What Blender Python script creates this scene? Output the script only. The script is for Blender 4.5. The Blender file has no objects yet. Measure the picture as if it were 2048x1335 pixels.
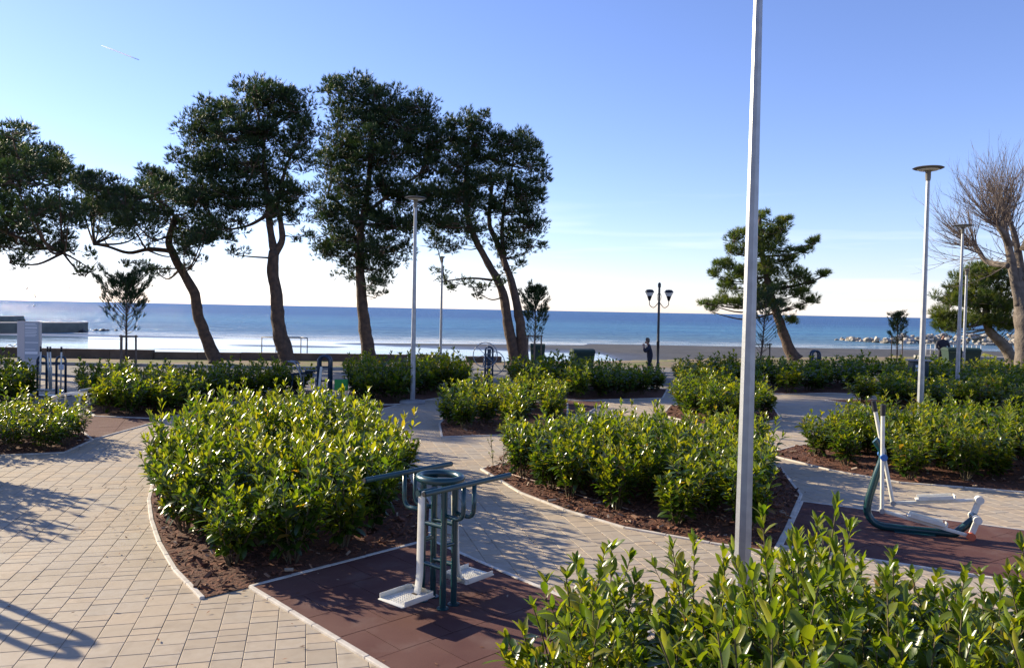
import bpy, bmesh, math, random
from mathutils import Vector as V, Matrix, noise
R_ = math.radians
rnd = random.Random(7)
sc = bpy.context.scene
COL = sc.collection

# ------------------------------------------------------------------ camera, world, sun, exposure
FPX, CH = 1590.0, 2.9                       # focal length in photo pixels, eye height in metres
_p, _r = math.atan(48 / FPX), R_(1.09)
_fw = V((0, math.cos(_p), -math.sin(_p))); _u0 = V((0, math.sin(_p), math.cos(_p))); _r0 = V((1, 0, 0))
CR = _r0 * math.cos(_r) + _u0 * math.sin(_r)
CU = _u0 * math.cos(_r) - _r0 * math.sin(_r)
cam = bpy.data.objects.new('camera', bpy.data.cameras.new('camera')); COL.objects.link(cam)
m = Matrix((CR, CU, -_fw)).transposed().to_4x4(); m.translation = (0, 0, CH); cam.matrix_world = m
cam.data.sensor_width = 36; cam.data.lens = 36 * FPX / 2048
cam.data.clip_start = .05; cam.data.clip_end = 90000
sc.camera = cam

SUN_AZ, SUN_EL = -59.0, 22.0                # degrees right of the view axis, above the horizon
wd = bpy.data.worlds.new('World'); sc.world = wd; wd.use_nodes = True
nt = wd.node_tree; nt.nodes.clear()
def wn(t, **k):
    n = nt.nodes.new(t)
    for a, b in k.items(): setattr(n, a, b)
    return n
sky = wn('ShaderNodeTexSky', sky_type='NISHITA', sun_disc=False)
sky.sun_elevation = R_(SUN_EL); sky.sun_rotation = R_(SUN_AZ)
sky.air_density = .95; sky.dust_density = .12; sky.ozone_density = 2.7; sky.altitude = 0
tint = wn('ShaderNodeMix', data_type='RGBA', blend_type='MULTIPLY'); tint.inputs[0].default_value = 1
tint.inputs[7].default_value = (.98, .93, 1.22, 1)
nt.links.new(sky.outputs[0], tint.inputs[6])
tc = wn('ShaderNodeTexCoord'); mp = wn('ShaderNodeMapping'); mp.inputs['Scale'].default_value = (2.2, 2.2, 34)
nz = wn('ShaderNodeTexNoise'); nz.inputs['Scale'].default_value = 1.6; nz.inputs['Detail'].default_value = 5
nt.links.new(tc.outputs['Generated'], mp.inputs[0]); nt.links.new(mp.outputs[0], nz.inputs[0])
rp = wn('ShaderNodeMapRange'); rp.inputs[1].default_value = .52; rp.inputs[2].default_value = .74
nt.links.new(nz.outputs[0], rp.inputs[0])
sx = wn('ShaderNodeSeparateXYZ'); nt.links.new(tc.outputs['Generated'], sx.inputs[0])
lo = wn('ShaderNodeMapRange'); lo.inputs[1].default_value = .16; lo.inputs[2].default_value = .03
nt.links.new(sx.outputs[2], lo.inputs[0])
ml = wn('ShaderNodeMath', operation='MULTIPLY'); nt.links.new(rp.outputs[0], ml.inputs[0]); nt.links.new(lo.outputs[0], ml.inputs[1])
m2 = wn('ShaderNodeMath', operation='MULTIPLY'); nt.links.new(ml.outputs[0], m2.inputs[0]); m2.inputs[1].default_value = .35
cl = wn('ShaderNodeMix', data_type='RGBA'); nt.links.new(m2.outputs[0], cl.inputs[0]); nt.links.new(tint.outputs[2], cl.inputs[6])
cl.inputs[7].default_value = (8.6, 8.4, 8.4, 1)
bg = wn('ShaderNodeBackground'); bg.inputs[1].default_value = .097
nt.links.new(cl.outputs[2], bg.inputs[0])
nt.links.new(bg.outputs[0], wn('ShaderNodeOutputWorld').inputs[0])
sl = bpy.data.lights.new('sun', 'SUN'); sl.energy = 5.0; sl.angle = R_(.53); sl.color = (1, .87, .64)
so = bpy.data.objects.new('sun', sl); COL.objects.link(so)
SDIR = V((math.sin(R_(SUN_AZ)) * math.cos(R_(SUN_EL)), math.cos(R_(SUN_AZ)) * math.cos(R_(SUN_EL)), math.sin(R_(SUN_EL))))
so.rotation_euler = SDIR.to_track_quat('Z', 'Y').to_euler()
vs = sc.view_settings; vs.view_transform = 'Standard'; vs.look = 'None'; vs.exposure = 1.0; vs.gamma = 1; vs.use_curve_mapping = False
sc.render.engine = 'CYCLES'
cy = sc.cycles; cy.max_bounces = 7; cy.diffuse_bounces = 3; cy.glossy_bounces = 3; cy.transmission_bounces = 4
cy.transparent_max_bounces = 6; cy.caustics_reflective = False; cy.caustics_refractive = False
cy.use_denoising = True; cy.sample_clamp_indirect = 6

# ------------------------------------------------------------------ pixel helpers (photo pixel -> place in the world)
def ray(px, py): return CR * ((px - 1024) / FPX) + CU * ((667.5 - py) / FPX) + _fw
def G(px, py, z=0.0):                       # point of the horizontal plane z
    d = ray(px, py); return V((0, 0, CH)) + d * ((z - CH) / d.z)
def at(px, py, Y):                          # point at depth Y
    d = ray(px, py); return V((0, 0, CH)) + d * (Y / d.y)
def proj(w):
    v = V(w) - V((0, 0, CH)); k = v.dot(_fw)
    return (1024 + FPX * v.dot(CR) / k, 667.5 - FPX * v.dot(CU) / k) if k > .05 else (-9e3, 9e3)

# ------------------------------------------------------------------ materials
MATS = {}
def mat(name, col, rough=.6, metal=0, spec=.5, var=None, vscale=3.0, bump=0, bscale=40, transl=0, tcol=None, tone=None, objrand=0, coat=0, detail=4, var2=None, v2scale=.6, var3=None, v3scale=2.5):
    m = bpy.data.materials.new(name); m.use_nodes = True; t = m.node_tree; N = t.nodes; L = t.links
    b = N['Principled BSDF']; out = N['Material Output']
    b.inputs['Roughness'].default_value = rough; b.inputs['Metallic'].default_value = metal
    b.inputs['Specular IOR Level'].default_value = spec; b.inputs['Coat Weight'].default_value = coat
    geo = N.new('ShaderNodeNewGeometry')
    src = None
    if tone:                                # per-piece colour: attribute plus object random
        a = N.new('ShaderNodeAttribute'); a.attribute_name = 'tone'
        oi = N.new('ShaderNodeObjectInfo')
        mu = N.new('ShaderNodeMath'); mu.operation = 'MULTIPLY_ADD'; mu.inputs[1].default_value = objrand
        L.new(oi.outputs['Random'], mu.inputs[0]); L.new(a.outputs['Fac'], mu.inputs[2])
        cr = N.new('ShaderNodeValToRGB'); L.new(mu.outputs[0], cr.inputs[0])
        e = cr.color_ramp.elements
        while len(e) < len(tone): e.new(.5)
        for i, (p, c) in enumerate(tone): e[i].position = p; e[i].color = (*c, 1)
        src = cr.outputs[0]
    def mixin(src, c2, scale, fac=1.0, lo=.35, hi=.68):
        nz = N.new('ShaderNodeTexNoise'); nz.inputs['Scale'].default_value = scale; nz.inputs['Detail'].default_value = detail
        L.new(geo.outputs['Position'], nz.inputs['Vector'])
        mr = N.new('ShaderNodeMapRange'); mr.inputs[1].default_value = lo; mr.inputs[2].default_value = hi; mr.inputs[4].default_value = fac
        L.new(nz.outputs[0], mr.inputs[0])
        mx = N.new('ShaderNodeMix'); mx.data_type = 'RGBA'; L.new(mr.outputs[0], mx.inputs[0])
        if src: L.new(src, mx.inputs[6])
        else: mx.inputs[6].default_value = (*col, 1)
        mx.inputs[7].default_value = (*c2, 1); return mx.outputs[2]
    if var: src = mixin(src, var, vscale, .55 if tone else 1)
    if var2: src = mixin(src, var2, v2scale, .5)
    if var3: src = mixin(src, var3, v3scale, .45, .54, .76)
    if src: L.new(src, b.inputs['Base Color'])
    else: b.inputs['Base Color'].default_value = (*col, 1)
    if bump:
        nb = N.new('ShaderNodeTexNoise'); nb.inputs['Scale'].default_value = bscale; nb.inputs['Detail'].default_value = 5
        L.new(geo.outputs['Position'], nb.inputs['Vector'])
        bp = N.new('ShaderNodeBump'); bp.inputs['Strength'].default_value = 1; bp.inputs['Distance'].default_value = bump
        L.new(nb.outputs[0], bp.inputs['Height']); L.new(bp.outputs[0], b.inputs['Normal'])
    if transl:
        tr = N.new('ShaderNodeBsdfTranslucent')
        if tcol: tr.inputs[0].default_value = (*tcol, 1)
        if src and tone:
            g = N.new('ShaderNodeMix'); g.data_type = 'RGBA'; g.blend_type = 'MULTIPLY'; g.inputs[0].default_value = 1
            L.new(src, g.inputs[6]); g.inputs[7].default_value = (*(tcol or (3, 3, 1.5)), 1); L.new(g.outputs[2], tr.inputs[0])
        ms = N.new('ShaderNodeMixShader'); ms.inputs[0].default_value = transl
        L.new(b.outputs[0], ms.inputs[1]); L.new(tr.outputs[0], ms.inputs[2]); L.new(ms.outputs[0], out.inputs[0])
    MATS[name] = m; return m

mat('joint_sand', (.25, .20, .15), .95, var=(.15, .125, .10), vscale=8)
mat('paver', (.45, .39, .31), .75, tone=[(0, (.34, .285, .215)), (.35, (.44, .375, .285)), (.7, (.40, .355, .29)), (1, (.47, .375, .265))], objrand=1, var=(.33, .265, .19), vscale=11, var2=(.42, .32, .215), v2scale=.5, var3=(.22, .17, .12), v3scale=3.2, bump=.002, bscale=140, spec=.35)
mat('kerb', (.62, .57, .49), .8, var=(.45, .40, .34), vscale=6, bump=.003, bscale=60)
mat('rubber', (.10, .036, .030), .88, tone=[(0, (.095, .033, .029)), (1, (.115, .042, .034))], objrand=1, var=(.055, .024, .022), vscale=90, var2=(.155, .080, .062), v2scale=1.6, var3=(.19, .13, .11), v3scale=2.3, bump=.003, bscale=220, spec=.3)
mat('rubber_base', (.02, .012, .012), .9)
mat('mulch', (.060, .022, .011), .95, var=(.15, .050, .023), vscale=16, bump=.03, bscale=30)
mat('mulch_chip', (.08, .04, .02), .9, tone=[(0, (.035, .015, .009)), (.6, (.14, .048, .023)), (.93, (.22, .095, .045)), (1, (.42, .33, .24))])
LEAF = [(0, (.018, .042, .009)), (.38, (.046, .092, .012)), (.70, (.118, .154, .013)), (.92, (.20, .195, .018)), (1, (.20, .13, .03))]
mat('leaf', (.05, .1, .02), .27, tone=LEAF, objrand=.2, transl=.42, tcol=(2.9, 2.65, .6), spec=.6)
mat('leaf_dry', (.16, .06, .03), .6, transl=.3, tcol=(.25, .09, .04))
mat('twig', (.09, .07, .035), .8)
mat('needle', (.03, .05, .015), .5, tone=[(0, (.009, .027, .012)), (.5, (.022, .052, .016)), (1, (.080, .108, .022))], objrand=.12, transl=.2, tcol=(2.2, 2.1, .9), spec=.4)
mat('needle_bright', (.03, .05, .015), .5, tone=[(0, (.022, .045, .012)), (.5, (.055, .090, .014)), (1, (.14, .15, .020))], objrand=.15, transl=.35, tcol=(2.2, 2.1, .9), spec=.4)  # brighter green of the right-hand pines, with sunlight also brightened into the tone
mat('pine_bark', (.060, .042, .032), .95, var=(.12, .075, .05), vscale=5, bump=.05, bscale=9)
mat('pale_bark', (.19, .155, .125), .95, var=(.10, .08, .065), vscale=4, bump=.03, bscale=12)
mat('bare_twig', (.19, .145, .12), .9)
mat('wood_stake', (.17, .12, .085), .85, var=(.11, .08, .06), vscale=6)
mat('teal_paint', (.006, .050, .058), .30, spec=.5, coat=.15, var=(.005, .040, .050), vscale=4)
mat('navy_paint', (.010, .030, .060), .35, spec=.5)
mat('white_paint', (.70, .68, .60), .42, var=(.60, .57, .48), vscale=7)
mat('dark_brown', (.05, .035, .02), .9)
mat('black_grip', (.012, .012, .014), .6)
mat('blue_cap', (.03, .13, .40), .4)
mat('orange_cap', (.60, .12, .05), .5)
mat('green_paint', (.02, .30, .05), .45)
mat('galvanised', (.36, .37, .385), .45, metal=.5, var=(.28, .29, .305), vscale=7, bump=.001, bscale=60)
mat('lamp_head', (.15, .14, .12), .5, metal=.2)
mat('lamp_glass', (.75, .75, .72), .25)
mat('black_iron', (.012, .012, .014), .4)
mat('concrete', (.36, .34, .31), .85, var=(.27, .25, .23), vscale=1.5, bump=.004, bscale=40)
mat('asphalt', (.20, .185, .165), .9, var=(.155, .145, .13), vscale=2, bump=.004, bscale=90)
mat('pier_stone', (.20, .20, .16), .9, var=(.12, .12, .10), vscale=.6, bump=.03, bscale=3)
mat('wall_stone', (.17, .12, .085), .9, var=(.10, .07, .05), vscale=1.2, bump=.02, bscale=9)
mat('rock', (.45, .42, .37), .85, tone=[(0, (.20, .175, .14)), (.5, (.33, .30, .26)), (1, (.48, .45, .40))], objrand=1, var=(.24, .21, .17), vscale=2.2, bump=.06, bscale=3)
mat('wet_rock', (.05, .045, .04), .5, bump=.05, bscale=4)
mat('bin_green', (.008, .030, .018), .6)
mat('bin_dark', (.018, .035, .040), .5)
mat('white_label', (.65, .66, .68), .6)
mat('sign_body', (.46, .45, .47), .4)
mat('sign_panel', (.30, .36, .44), .2)
mat('sign_ink', (.66, .70, .76), .4)
mat('jacket', (.012, .014, .028), .8); mat('trousers', (.016, .018, .026), .85); mat('skin', (.42, .23, .16), .55)
mat('hair', (.10, .065, .04), .7); mat('hair_grey', (.22, .20, .18), .7); mat('shoe', (.015, .013, .012), .6)
mat('gull_white', (.60, .60, .60), .7); mat('gull_grey', (.16, .16, .18), .7)
mat('vapour', (.9, .9, .9), 1, spec=0, transl=.7, tcol=(1, 1, 1))
mat('foam', (.78, .80, .82), .8)
mat('hose', (.40, .28, .22), .6)
mat('net_steel', (.25, .22, .20), .6)
mat('white_rail', (.62, .62, .60), .5)

def ground_material():
    m = bpy.data.materials.new('terrain'); m.use_nodes = True; t = m.node_tree; N = t.nodes; L = t.links; b = N['Principled BSDF']
    geo = N.new('ShaderNodeNewGeometry'); se = N.new('ShaderNodeSeparateXYZ'); L.new(geo.outputs['Position'], se.inputs[0])
    def noise_(s, d=5):
        n = N.new('ShaderNodeTexNoise'); n.inputs['Scale'].default_value = s; n.inputs['Detail'].default_value = d; L.new(geo.outputs['Position'], n.inputs['Vector']); return n.outputs[0]
    def rng(x, a, c):
        r = N.new('ShaderNodeMapRange'); r.inputs[1].default_value = a; r.inputs[2].default_value = c; L.new(x, r.inputs[0]); return r.outputs[0]
    def mx(f, a, c):
        x = N.new('ShaderNodeMix'); x.data_type = 'RGBA'; L.new(f, x.inputs[0])
        for i, q in ((6, a), (7, c)):
            if isinstance(q, tuple): x.inputs[i].default_value = (*q, 1)
            else: L.new(q, x.inputs[i])
        return x.outputs[2]
    soil = mx(rng(noise_(.45), .42, .62), (.21, .15, .095), mx(rng(noise_(6), .4, .62), (.09, .12, .025), (.19, .18, .04)))
    sand = mx(rng(noise_(.30), .35, .65), (.050, .048, .045), (.085, .080, .072))
    sand = mx(rng(noise_(2.5), .45, .7), sand, (.04, .038, .036))
    dry = mx(rng(noise_(1.2), .35, .65), (.17, .155, .13), (.125, .115, .098))
    z1 = rng(se.outputs[2], -1.16, -1.05)
    L.new(mx(rng(se.outputs[2], -.8, -.3), mx(z1, sand, dry), soil), b.inputs['Base Color'])
    ro = N.new('ShaderNodeMapRange'); ro.inputs[1].default_value = -1.32; ro.inputs[2].default_value = -1.12; ro.inputs[3].default_value = .35; ro.inputs[4].default_value = .9
    L.new(se.outputs[2], ro.inputs[0]); L.new(ro.outputs[0], b.inputs['Roughness'])
    bp = N.new('ShaderNodeBump'); bp.inputs['Distance'].default_value = .03; L.new(noise_(7), bp.inputs['Height']); L.new(bp.outputs[0], b.inputs['Normal'])
    b.inputs['Specular IOR Level'].default_value = .4
    return m
def sea_material():
    m = bpy.data.materials.new('sea'); m.use_nodes = True; t = m.node_tree; N = t.nodes; L = t.links; b = N['Principled BSDF']
    geo = N.new('ShaderNodeNewGeometry'); se = N.new('ShaderNodeSeparateXYZ'); L.new(geo.outputs['Position'], se.inputs[0])
    mp = N.new('ShaderNodeMapping'); mp.inputs['Scale'].default_value = (.22, .75, 1); L.new(geo.outputs['Position'], mp.inputs[0])
    def nz(s, d, v): n = N.new('ShaderNodeTexNoise'); n.inputs['Scale'].default_value = s; n.inputs['Detail'].default_value = d; L.new(v, n.inputs['Vector']); return n.outputs[0]
    w = nz(1.1, 6, mp.outputs[0]); w2 = nz(.16, 3, mp.outputs[0])
    ad = N.new('ShaderNodeMath'); ad.operation = 'MULTIPLY_ADD'; L.new(w2, ad.inputs[0]); ad.inputs[1].default_value = 2.0; L.new(w, ad.inputs[2])
    calm = N.new('ShaderNodeMapRange'); calm.inputs[1].default_value = 96; calm.inputs[2].default_value = 120; calm.inputs[3].default_value = .035; calm.inputs[4].default_value = 2.2
    L.new(se.outputs[1], calm.inputs[0])
    bp = N.new('ShaderNodeBump'); L.new(calm.outputs[0], bp.inputs['Distance']); L.new(ad.outputs[0], bp.inputs['Height']); L.new(bp.outputs[0], b.inputs['Normal'])
    # shallow water over sand is paler and greener than the deep
    dp = N.new('ShaderNodeMapRange'); dp.inputs[1].default_value = 110; dp.inputs[2].default_value = 420; L.new(se.outputs[1], dp.inputs[0])
    cr = N.new('ShaderNodeValToRGB'); L.new(dp.outputs[0], cr.inputs[0]); e = cr.color_ramp.elements
    e[0].color = (.09, .17, .22, 1); e[1].color = (.025, .11, .28, 1); e.new(.25).color = (.065, .23, .37, 1)
    mp2 = N.new('ShaderNodeMapping'); mp2.inputs['Scale'].default_value = (.006, .02, 1); L.new(geo.outputs['Position'], mp2.inputs[0])
    pt = N.new('ShaderNodeMapRange'); pt.inputs[1].default_value = .45; pt.inputs[2].default_value = .65; L.new(nz(1, 4, mp2.outputs[0]), pt.inputs[0])
    mx = N.new('ShaderNodeMix'); mx.data_type = 'RGBA'; L.new(cr.outputs[0], mx.inputs[6]); mx.inputs[7].default_value = (.012, .105, .26, 1)
    h = N.new('ShaderNodeMath'); h.operation = 'MULTIPLY'; h.inputs[1].default_value = .6; L.new(pt.outputs[0], h.inputs[0]); L.new(h.outputs[0], mx.inputs[0])
    L.new(mx.outputs[2], b.inputs['Base Color'])
    ro = N.new('ShaderNodeMapRange'); ro.inputs[1].default_value = 96; ro.inputs[2].default_value = 125; ro.inputs[3].default_value = .06; ro.inputs[4].default_value = .22
    L.new(se.outputs[1], ro.inputs[0]); L.new(ro.outputs[0], b.inputs['Roughness'])
    b.inputs['IOR'].default_value = 1.33
    gl = N.new('ShaderNodeBsdfGlossy'); gl.inputs['Roughness'].default_value = .25; df = N.new('ShaderNodeBsdfDiffuse')
    L.new(mx.outputs[2], df.inputs[0]); L.new(bp.outputs[0], gl.inputs['Normal']); L.new(bp.outputs[0], df.inputs['Normal'])
    op = N.new('ShaderNodeMixShader'); op.inputs[0].default_value = .30; L.new(df.outputs[0], op.inputs[1]); L.new(gl.outputs[0], op.inputs[2])
    f2 = N.new('ShaderNodeMapRange'); f2.inputs[1].default_value = 100; f2.inputs[2].default_value = 135; L.new(se.outputs[1], f2.inputs[0])
    al = N.new('ShaderNodeMixShader'); L.new(f2.outputs[0], al.inputs[0]); L.new(b.outputs[0], al.inputs[1]); L.new(op.outputs[0], al.inputs[2]); L.new(al.outputs[0], N['Material Output'].inputs[0])
    return m
MATS['terrain'] = ground_material(); MATS['sea'] = sea_material()

# ------------------------------------------------------------------ mesh builder
def frame_of(d):
    d = d.normalized(); a = V((0, 0, 1)) if abs(d.z) < .9 else V((1, 0, 0))
    s = d.cross(a).normalized(); return s, s.cross(d).normalized()
def smooth_path(pts, k=5, closed=False):
    pts = [V(p) for p in pts]; out = []; n = len(pts)
    for i in range(n if closed else n - 1):
        g = lambda j: pts[j % n] if closed else pts[max(0, min(n - 1, j))]
        p0, p1, p2, p3 = g(i - 1), g(i), g(i + 1), g(i + 2)
        for q in range(k):
            t = q / k
            out.append(.5 * ((2 * p1) + (p2 - p0) * t + (2 * p0 - 5 * p1 + 4 * p2 - p3) * t * t + (3 * p1 - p0 - 3 * p2 + p3) * t ** 3))
    if not closed: out.append(pts[-1])
    return out
def fillet(pts, r, k=5):                    # polyline with rounded corners (bent tube)
    pts = [V(p) for p in pts]; out = [pts[0]]
    for a, b, c in zip(pts, pts[1:], pts[2:]):
        u, w = (a - b), (c - b); q = min(r, u.length * .49, w.length * .49); p, s = b + u.normalized() * q, b + w.normalized() * q
        out += [p * (1 - t) ** 2 + b * 2 * t * (1 - t) + s * t * t for t in [i / k for i in range(k + 1)]]
    return out + [pts[-1]]
class MB:
    def __init__(s): s.v = []; s.f = []; s.mi = []; s.tone = []
    def quad(s, pts, mi=0, tone=0):
        n = len(s.v); s.v += [tuple(p) for p in pts]; s.f.append(tuple(range(n, n + len(pts)))); s.mi.append(mi); s.tone.append(tone); return s
    def box(s, c, size, rot=None, mi=0, bev=0, tone=0):
        c = V(c); hx, hy, hz = [q / 2 for q in size]; M = rot or Matrix.Identity(3); n = len(s.v)
        if bev:
            bm = bmesh.new(); bmesh.ops.create_cube(bm, size=1)
            for v in bm.verts: v.co = V((v.co.x * size[0], v.co.y * size[1], v.co.z * size[2]))
            bmesh.ops.bevel(bm, geom=bm.edges[:], offset=bev, segments=2, affect='EDGES', profile=.5)
            bm.verts.index_update()
            for v in bm.verts: s.v.append(tuple(M @ v.co + c))
            for f in bm.faces: s.f.append(tuple(n + v.index for v in f.verts)); s.mi.append(mi); s.tone.append(tone)
            bm.free(); return s
        for z in (-hz, hz):
            for x, y in ((-hx, -hy), (hx, -hy), (hx, hy), (-hx, hy)): s.v.append(tuple(M @ V((x, y, z)) + c))
        for f in ((3, 2, 1, 0), (4, 5, 6, 7), (0, 1, 5, 4), (1, 2, 6, 5), (2, 3, 7, 6), (3, 0, 4, 7)):
            s.f.append(tuple(n + i for i in f)); s.mi.append(mi); s.tone.append(tone)
        return s
    def tube(s, pts, r, n=10, mi=0, closed=False, caps=True, tone=0, wob=0):
        pts = [V(p) for p in pts]; N = len(pts)
        rad = r if isinstance(r, (list, tuple)) else [r] * N
        base = len(s.v); sd = None
        for i, p in enumerate(pts):
            d = (pts[(i + 1) % N] - pts[i - 1]) if closed else (pts[min(i + 1, N - 1)] - pts[max(i - 1, 0)])
            if d.length < 1e-9: d = V((0, 0, 1))
            d.normalize()
            if sd is None: sd, up = frame_of(d)
            else: sd = (sd - d * sd.dot(d)).normalized(); up = sd.cross(d)
            for k in range(n):
                a = 2 * math.pi * k / n; q = rad[i]
                if wob: q *= 1 + wob * noise.noise(V((p.x * 2 + math.cos(a), p.y * 2 + math.sin(a), p.z * 2)))
                s.v.append(tuple(p + sd * math.cos(a) * q + up * math.sin(a) * q))
        for i in range(N if closed else N - 1):
            for k in range(n):
                a, b = base + i * n + k, base + i * n + (k + 1) % n; c, d2 = base + ((i + 1) % N) * n + (k + 1) % n, base + ((i + 1) % N) * n + k
                s.f.append((a, d2, c, b)); s.mi.append(mi); s.tone.append(tone)
        if caps and not closed:
            s.f.append(tuple(base + k for k in range(n))); s.f.append(tuple(base + (N - 1) * n + k for k in reversed(range(n)))); s.mi += [mi, mi]; s.tone += [tone, tone]
        return s
    def lathe(s, c, prof, n=24, mi=0, tone=0):
        c = V(c); base = len(s.v)
        for r, z in prof:
            for k in range(n): a = 2 * math.pi * k / n; s.v.append((c.x + r * math.cos(a), c.y + r * math.sin(a), c.z + z))
        for i in range(len(prof) - 1):
            for k in range(n):
                a, b = base + i * n + k, base + i * n + (k + 1) % n
                s.f.append((a, b, b + n, a + n)); s.mi.append(mi); s.tone.append(tone)
        return s
    def build(s, name, mats, parent=None, smooth=False, org=None):
        me = bpy.data.meshes.new(name)
        o0 = V(org) if org is not None else (world_loc(parent) if parent else V((0, 0, 0)))
        me.from_pydata([(x - o0.x, y - o0.y, z - o0.z) for x, y, z in s.v], [], s.f)
        for q in (mats if isinstance(mats, (list, tuple)) else [mats]): me.materials.append(MATS[q])
        if any(s.mi): me.polygons.foreach_set('material_index', s.mi)
        if any(s.tone): me.attributes.new('tone', 'FLOAT', 'FACE').data.foreach_set('value', s.tone)
        if smooth: me.polygons.foreach_set('use_smooth', [True] * len(s.f))
        if smooth == 'auto': me.set_sharp_from_angle(angle=R_(38))
        me.update()
        o = bpy.data.objects.new(name, me); COL.objects.link(o)
        if parent: o.parent = parent
        elif org is not None: o.location = o0
        return o
def world_loc(o):
    p = V((0, 0, 0))
    while o: p += o.location; o = o.parent
    return p
def tag(o, label=None, cat=None, group=None, kind=None):
    if label: o['label'] = label
    if cat: o['category'] = cat
    if group: o['group'] = group
    if kind: o['kind'] = kind
    return o
def empty(name, loc, label, cat, group=None, rz=0):
    o = bpy.data.objects.new(name, None); COL.objects.link(o); o.location = loc; o.rotation_euler.z = rz; o.empty_display_size = .2
    return tag(o, label, cat, group)
def copy_tree(o, parent=None):
    c = o.copy(); COL.objects.link(c)
    if parent: c.parent = parent
    for ch in list(o.children): copy_tree(ch, c)
    return c
def inside(p, poly):
    x, y = p[0], p[1]; r = False; j = len(poly) - 1
    for i in range(len(poly)):
        xi, yi = poly[i][0], poly[i][1]; xj, yj = poly[j][0], poly[j][1]
        if (yi > y) != (yj > y) and x < (xj - xi) * (y - yi) / (yj - yi) + xi: r = not r
        j = i
    return r
def edge_dist(p, poly):
    best = 1e9; P = V((p[0], p[1]))
    for i in range(len(poly)):
        a, b = V(poly[i][:2]), V(poly[(i + 1) % len(poly)][:2]); ab = b - a
        t = max(0, min(1, (P - a).dot(ab) / max(ab.length_squared, 1e-9))); best = min(best, (a + ab * t - P).length)
    return best

# ------------------------------------------------------------------ terrain and sea
SEA = -1.35
EDGE = [(-400, 40), (-60, 41.5), (-28, 42.0), (-10, 44.0), (4, 47.5), (12, 52), (20, 56.5), (34, 62), (60, 70), (400, 120)]
def edge_y(x):
    for (a, b), (c, d) in zip(EDGE, EDGE[1:]):
        if a <= x <= c: return b + (d - b) * (x - a) / (c - a)
    return 42
def sstep(a, b, x): t = max(0, min(1, (x - a) / (b - a))); return t * t * (3 - 2 * t)
BARS = [(-62, 101, 34, 5.0, .135), (-24, 83.5, 8, 2.0, .13), (-49, 92, 10, 1.2, .11), (46, 89.5, 62, 12.5, .22), (14, 92, 26, 8, .10), (70, 75, 50, 22, .35), (30, 70, 17, 9, .26), (-12, 92, 10, 2.2, .12), (-30, 74, 9, .8, .10)]
def terrain_z(x, y):
    e = y - edge_y(x)
    if e < 0: return -.09
    z = -.09 - 1.02 * sstep(0, .4, e)
    z -= .33 * sstep(1, 7, e) if x < 10 else .20 * sstep(1, 16, e)
    for cx, cy_, rx, ry, h in BARS:
        q = ((x - cx) / rx) ** 2 + ((y - cy_) / ry) ** 2
        if q < 4: z += h * math.exp(-q * q * 1.2)
    z = min(z, -1.16) if e > 8 else z
    z += .022 * noise.noise(V((x * .11, y * .35, 0))) + .012 * noise.noise(V((x * .6, y * .9, 3)))
    z -= .028 * max(0, y - 103)
    return max(z, -7)
xs = [-400, -250, -150] + [-110 + i * 1.25 for i in range(int(230 / 1.25) + 1)] + [140, 200, 400]
ys = [-120, 0, 30, 38]; y = 40
while y < 130: ys.append(y); y += .35 if y < 66 else .8
ys += [140, 160, 200, 260]
g = MB(); nx = len(xs)
for yy in ys:
    for xx in xs: g.v.append((xx, yy, terrain_z(xx, yy)))
for j in range(len(ys) - 1):
    for i in range(nx - 1): a = j * nx + i; g.f.append((a, a + 1, a + 1 + nx, a + nx)); g.mi.append(0); g.tone.append(0)
tag(g.build('ground', 'terrain', smooth=True), kind='structure')
s = MB()
sxs = [-60000, -6000, -1500, -400, 400, 1500, 6000, 60000]; sys_ = [38.5, 130, 500, 2000, 8000, 60000]
for yy in sys_:
    for xx in sxs: s.v.append((xx, yy, SEA))
for j in range(len(sys_) - 1):
    for i in range(len(sxs) - 1): a = j * len(sxs) + i; s.f.append((a, a + 1, a + 1 + len(sxs), a + len(sxs))); s.mi.append(0); s.tone.append(0)
tag(s.build('sea', 'sea'), kind='structure')
fo = MB()
for (x0, x1, yb, w) in ((-14, 95, 103.2, .8), (-60, 60, 107.5, .35), (-5, 70, 110.5, .3), (-80, -8, 112.5, .3), (10, 90, 115.5, .25)):
    x = x0
    while x < x1:
        L = rnd.uniform(2, 9); n = 6; P = []; Q = []; yo = rnd.uniform(-.5, .5)
        for i in range(n + 1):
            xx = x + L * i / n; yy = yb + yo + 1.1 * noise.noise(V((xx * .08, yb, 0))); ww = w * (.15 + math.sin(math.pi * i / n)) * rnd.uniform(.3, .8)
            P.append((xx, yy - ww, SEA + .02)); Q.append((xx, yy + ww, SEA + .03))
        for i in range(n): fo.quad([P[i], P[i + 1], Q[i + 1], Q[i]])
        x += L * rnd.uniform(.75, 1.0) if w > .5 else L + rnd.uniform(1, 9)
tag(fo.build('surf_foam', 'foam'), label='thin white lines of surf along the water edge', kind='stuff')

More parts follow.
